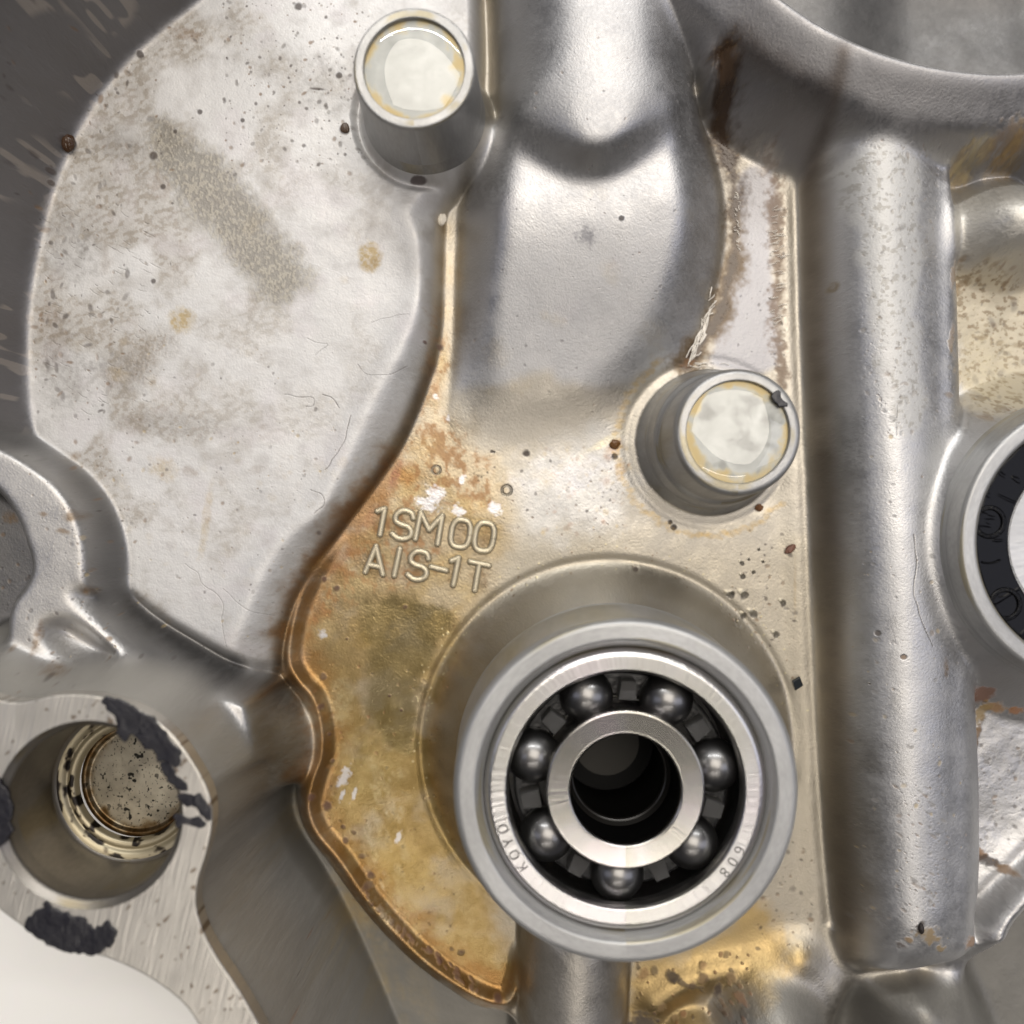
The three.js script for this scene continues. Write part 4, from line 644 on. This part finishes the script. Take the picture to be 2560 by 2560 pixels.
// ---------------------------------------------------------------- ball bearing
const bearing = thing('ball_bearing', SEAT[0], 15.45, SEAT[1], 'open steel ball bearing with dark cage pressed into the round seat', 'ball bearing');
{
  const streak = noiseTex(1024, 256, (u, v) => 0.5 + 0.34 * vn(u * 256 + v * 9, v * 4) * smooth(-0.3, 0.6, vn(u * 22, 3)) + 0.16 * vn(u * 512 + v * 22, v * 6));
  const steelTint = noiseTex(512, 64, (u, v) => { const n = fbm(u * 9, v * 2, 3), k = 0.93 + 0.1 * n; return [k, k * (0.992 - 0.02 * smooth(0, 0.4, n)), k * (0.985 - 0.03 * smooth(0, 0.5, -n))]; }, true);
  const steel = new THREE.MeshPhysicalMaterial({ name: 'ground_steel', color: new THREE.Color(0.58, 0.58, 0.577), map: steelTint, metalness: 1, roughness: 0.3, bumpMap: streak, bumpScale: 0.035 * MM });
  const polish = new THREE.MeshPhysicalMaterial({ name: 'polished_steel', color: new THREE.Color(0.50, 0.49, 0.478), map: steelTint, metalness: 1, roughness: 0.2, bumpMap: streak, bumpScale: 0.003 * MM });
  const ballMat = new THREE.MeshPhysicalMaterial({ name: 'oily_ball_steel', color: new THREE.Color(0.16, 0.157, 0.153), metalness: 1, roughness: 0.36, clearcoat: 0.6, clearcoatRoughness: 0.12 });
  const cageMat = new THREE.MeshPhysicalMaterial({ name: 'black_cage', color: 0x08080a, metalness: 0.0, roughness: 0.4, bumpMap: gritty, bumpScale: 0.05 * MM });
  const webMat = new THREE.MeshPhysicalMaterial({ name: 'grey_cage_web', color: 0x646361, metalness: 0.5, roughness: 0.38, bumpMap: gritty, bumpScale: 0.12 * MM });
  const outer = part('outer_ring', lathe(chain([[11.95, -6.5], [11.95, -0.55, 0.2], [11.55, 0, 0.3], [10.12, 0, 0.12], [9.9, -0.35, 0.1], [9.85, -1.2], [10.2, -2.0], [10.35, -3.2], [10.2, -4.6], [9.85, -6.5]]), 220), steel, bearing);
  part('inner_ring', lathe(chain([[6.55, -6.5], [6.7, -1.2], [6.75, -0.25, 0.12], [6.6, -0.05, 0.12], [4.78, -0.05, 0.12], [4.6, -0.3, 0.15], [4.58, -0.7]]), 180), polish, bearing);
  part('bore_wall', lathe([[4.585, -0.55], [4.585, -7.5]], 120), dark, bearing);
  part('bore_step', lathe([[4.57, -5.0], [4.25, -5.35], [4.12, -5.4], [4.08, -5.8]], 120), new THREE.MeshPhysicalMaterial({ name: 'oily_step', color: 0x24221f, roughness: 0.3, metalness: 0.6 }), bearing);
  part('cage', lathe(chain([[7.25, -6.2], [7.25, -3.9, 0.2], [9.45, -3.9, 0.2], [9.45, -6.2]]), 120), cageMat, bearing);
  const ballGeo = new THREE.SphereGeometry(2.36 * MM, 48, 32), webGeo = [];
  const webShape = new THREE.Shape(); webShape.moveTo(-0.66, -0.86); webShape.lineTo(0.66, -0.86); webShape.lineTo(0.84, 0.86); webShape.lineTo(-0.84, 0.86); webShape.closePath();
  const web = new THREE.ExtrudeGeometry(webShape, { depth: 2.3, bevelEnabled: true, bevelSize: 0.1, bevelThickness: 0.12, bevelSegments: 2 }); web.scale(0.82, 0.86, 1); web.rotateX(-Math.PI / 2); web.scale(MM, MM, MM); flatUV(web, 3);
  const first = Math.PI / 180 * 93;
  for (let k = 0; k < 7; k++) {
    const a = first - k * Math.PI * 2 / 7;
    part('bearing_ball', ballGeo, ballMat, bearing).position.set(8.05 * Math.cos(a) * MM, -3.2 * MM, 8.05 * Math.sin(a) * MM);
    const b = a - Math.PI / 7, w = part('cage_web', web, webMat, bearing);
    w.position.set(8.05 * Math.cos(b) * MM, -4.2 * MM, 8.05 * Math.sin(b) * MM); w.rotation.y = -b + Math.PI / 2;
  }
  const font = await new FontLoader().loadAsync('fonts/droid/droid_sans_regular.typeface.json');
  const ink = new THREE.MeshStandardMaterial({ name: 'etched_mark', color: 0x1d1a18, roughness: 0.6, metalness: 0.4 });
  const etch = (text, deg, stepDeg, r, size) => { [...text].forEach((ch, k) => {
    const g = new TextGeometry(ch, { font, size, depth: 0.012, curveSegments: 5, bevelEnabled: false }); g.computeBoundingBox(); const bb = g.boundingBox; g.translate(-(bb.min.x + bb.max.x) / 2, -(bb.min.y + bb.max.y) / 2, 0); g.rotateX(-Math.PI / 2); g.scale(MM, MM, MM);
    const m = part('etched_character', g, ink, outer), a = (deg + k * stepDeg) * Math.PI / 180; m.position.set(r * Math.cos(a) * MM, 0.004 * MM, r * Math.sin(a) * MM); m.rotation.y = -a - Math.PI / 2;
  }); };
  etch('KOYO', 143.5, 6.3, 10.85, 0.86);
  etch('608', 28, 5.9, 10.85, 0.88);
}
// ---------------------------------------------------------------- riveted black ring at the right edge
{
  const t = thing('riveted_ring', SIDE[0], 11.2, SIDE[1], 'black riveted ring with silver disc inside the round boss at the right edge', 'ring');
  const blackMat = new THREE.MeshPhysicalMaterial({ name: 'black_plastic', color: 0x08080a, roughness: 0.2, specularIntensity: 0.28, metalness: 0, bumpMap: noiseTex(512, 512, (u, v) => 0.5 + 0.2 * fbm(u * 40, v * 10, 3) + 0.35 * smooth(0.5, 0.7, vn(u * 150, v * 40))), bumpScale: 0.1 * MM });
  part('black_ring', lathe(chain([[11.05, -2], [11.05, -0.1, 0.1], [10.9, 0, 0.1], [8.1, -0.1, 0.1], [7.9, -0.5]]), 160), blackMat, t);
  const rough = noiseTex(256, 256, (u, v) => { const k = 0.9 + 0.1 * fbm(u * 10, v * 10, 4); return k; }, true);
  part('silver_disc', lathe(chain([[7.95, -3.2], [7.95, -1.2, 0.2], [7.6, -1.1, 0.1], [0.001, -1.1]]), 120), new THREE.MeshPhysicalMaterial({ color: new THREE.Color(0.55, 0.55, 0.545), map: rough, metalness: 0.6, roughness: 0.42, bumpMap: gritty, bumpScale: 0.03 * MM }), t);
  const pad = lathe(chain([[1.5, -0.6], [1.5, 0.12, 0.12], [1.08, 0.14, 0.1], [0.98, -0.5], [0.94, -0.9]]), 48), pin_ = lathe(chain([[0.8, -1.0], [0.8, -0.32, 0.15], [0.42, -0.25, 0.08], [0.36, -0.34, 0.06], [0.001, -0.3]]), 40), pit = lathe([[1.02, -0.7], [0.001, -0.7]], 40);
  const rivetMat = new THREE.MeshPhysicalMaterial({ name: 'dark_rivet', color: 0x2e2e33, roughness: 0.3, metalness: 0.7 });
  const holes = [[1868, 985], [1898, 1140], [1990, 870], [1995, 1195]];
  for (const [u, v] of holes) { const p = W(u, v, 11.3); const r = part('rivet_socket', pad, blackMat, t); r.position.set((p[0] - SIDE[0]) * MM, 0, (p[1] - SIDE[1]) * MM); part('rivet', pin_, rivetMat, r); }
  for (const [u, v, a] of [[1866, 1022, 0.1], [1886, 1100, -0.6]]) { const p = W(u, v, 11.3); const g = new THREE.TorusGeometry(1.9, 0.09, 8, 30, 0.9); g.rotateX(Math.PI / 2); g.rotateY(a - 1.1); g.translate(p[0] - SIDE[0], 0.03, p[1] - SIDE[1]); g.scale(MM, MM, MM); part('lap_edge', g, blackMat, t); }
}
// ---------------------------------------------------------------- loose crumbs
{
  const crumbMat = (c, r = 0.6) => new THREE.MeshStandardMaterial({ color: c, roughness: r, metalness: 0.05 });
  const crumb = (name, u, v, sx, sy, sz, turn, col, label, seed, r) => {
    const p = at(u, v), h = heightAt(...p), g = new THREE.IcosahedronGeometry(1, 4), q = g.attributes.position;
    for (let i = 0; i < q.count; i++) { const x = q.getX(i), y = q.getY(i), z = q.getZ(i), k = 1 + 0.35 * fbm(x * 1.6 + seed, y * 1.6 + z * 1.3, 3); q.setXYZ(i, x * k * sx, y * k * sy, z * k * sz); }
    g.computeVertexNormals(); g.rotateY(turn); g.scale(MM, MM, MM);
    const m = part(name, g, crumbMat(col, r), scene); m.position.set(p[0] * MM, (h + sy * 0.6) * MM, p[1] * MM); tag(m, label, 'debris'); return m;
  };
  crumb('debris_crumb', 1490, 1036, 0.62, 0.35, 0.36, 0.7, 0x6b4a3c, 'brown crumb lying beside the long rib below the right boss', 1);
  crumb('debris_crumb', 1432, 958, 0.42, 0.3, 0.36, 0.2, 0x6a4423, 'rust brown crumb against the foot of the right boss', 5);
  crumb('debris_crumb', 130, 272, 0.62, 0.5, 0.8, 0.1, 0x3d2918, 'dark brown crumb on the curved edge of the plate, upper left', 9, 0.3);
  crumb('debris_crumb', 651, 242, 0.42, 0.22, 0.5, 0.1, 0x4b3a2c, 'small round dark crumb left of the top boss', 13, 0.4);
  crumb('debris_crumb', 832, 415, 0.6, 0.35, 0.6, 0.1, 0xd8d0c0, 'pale crumbly grain at the head of the narrow golden groove', 17);
  crumb('debris_crumb', 1160, 838, 0.55, 0.3, 0.5, 0.4, 0x5e3d17, 'rusty crumb left of the right boss at the end of the passage', 21, 0.35);
  crumb('debris_crumb', 1737, 1750, 0.24, 0.25, 0.5, 0.1, 0x1c1411, 'black crumb at the bottom end of the long rib', 27);
  const fp = at(1502, 1288), fg = new THREE.ExtrudeGeometry(new THREE.Shape([new THREE.Vector2(-0.42, -0.5), new THREE.Vector2(0.4, -0.42), new THREE.Vector2(0.46, 0.5), new THREE.Vector2(-0.3, 0.46)]), { depth: 0.18, bevelEnabled: true, bevelSize: 0.05, bevelThickness: 0.05, bevelSegments: 2 });
  fg.rotateX(-Math.PI / 2 + 0.3); fg.rotateY(0.5); fg.scale(MM, MM, MM);
  const flake = part('debris_flake', fg, crumbMat(0x1d2226, 0.3), scene); flake.position.set(fp[0] * MM, (heightAt(...fp) + 0.25) * MM, fp[1] * MM); tag(flake, 'square black flake between the bearing seat and the long rib', 'debris');
}
// ---------------------------------------------------------------- the pale bench under the casting
{
  const g = new THREE.BoxGeometry(0.6, 0.02, 0.6); flatUV(g, 120);
  const tex = noiseTex(512, 512, (u, v) => { const k = 0.95 + 0.03 * fbm(u * 5, v * 5, 4) - 0.05 * smooth(0.03, 0.0, Math.abs(fbm(u * 4 + 3, v * 6, 4))) ; return [k, k * 0.995, k * 0.98]; }, true);
  const b = part('bench_top', g, new THREE.MeshStandardMaterial({ name: 'pale_bench', color: new THREE.Color(0.96, 0.96, 0.95), map: tex, roughness: 0.55 }), scene);
  b.position.set(0, -0.01 - 0.024, 0); tag(b, 'pale smooth bench surface seen past the lower left of the casting', undefined, undefined, 'structure');
}
renderer.render(scene, camera);
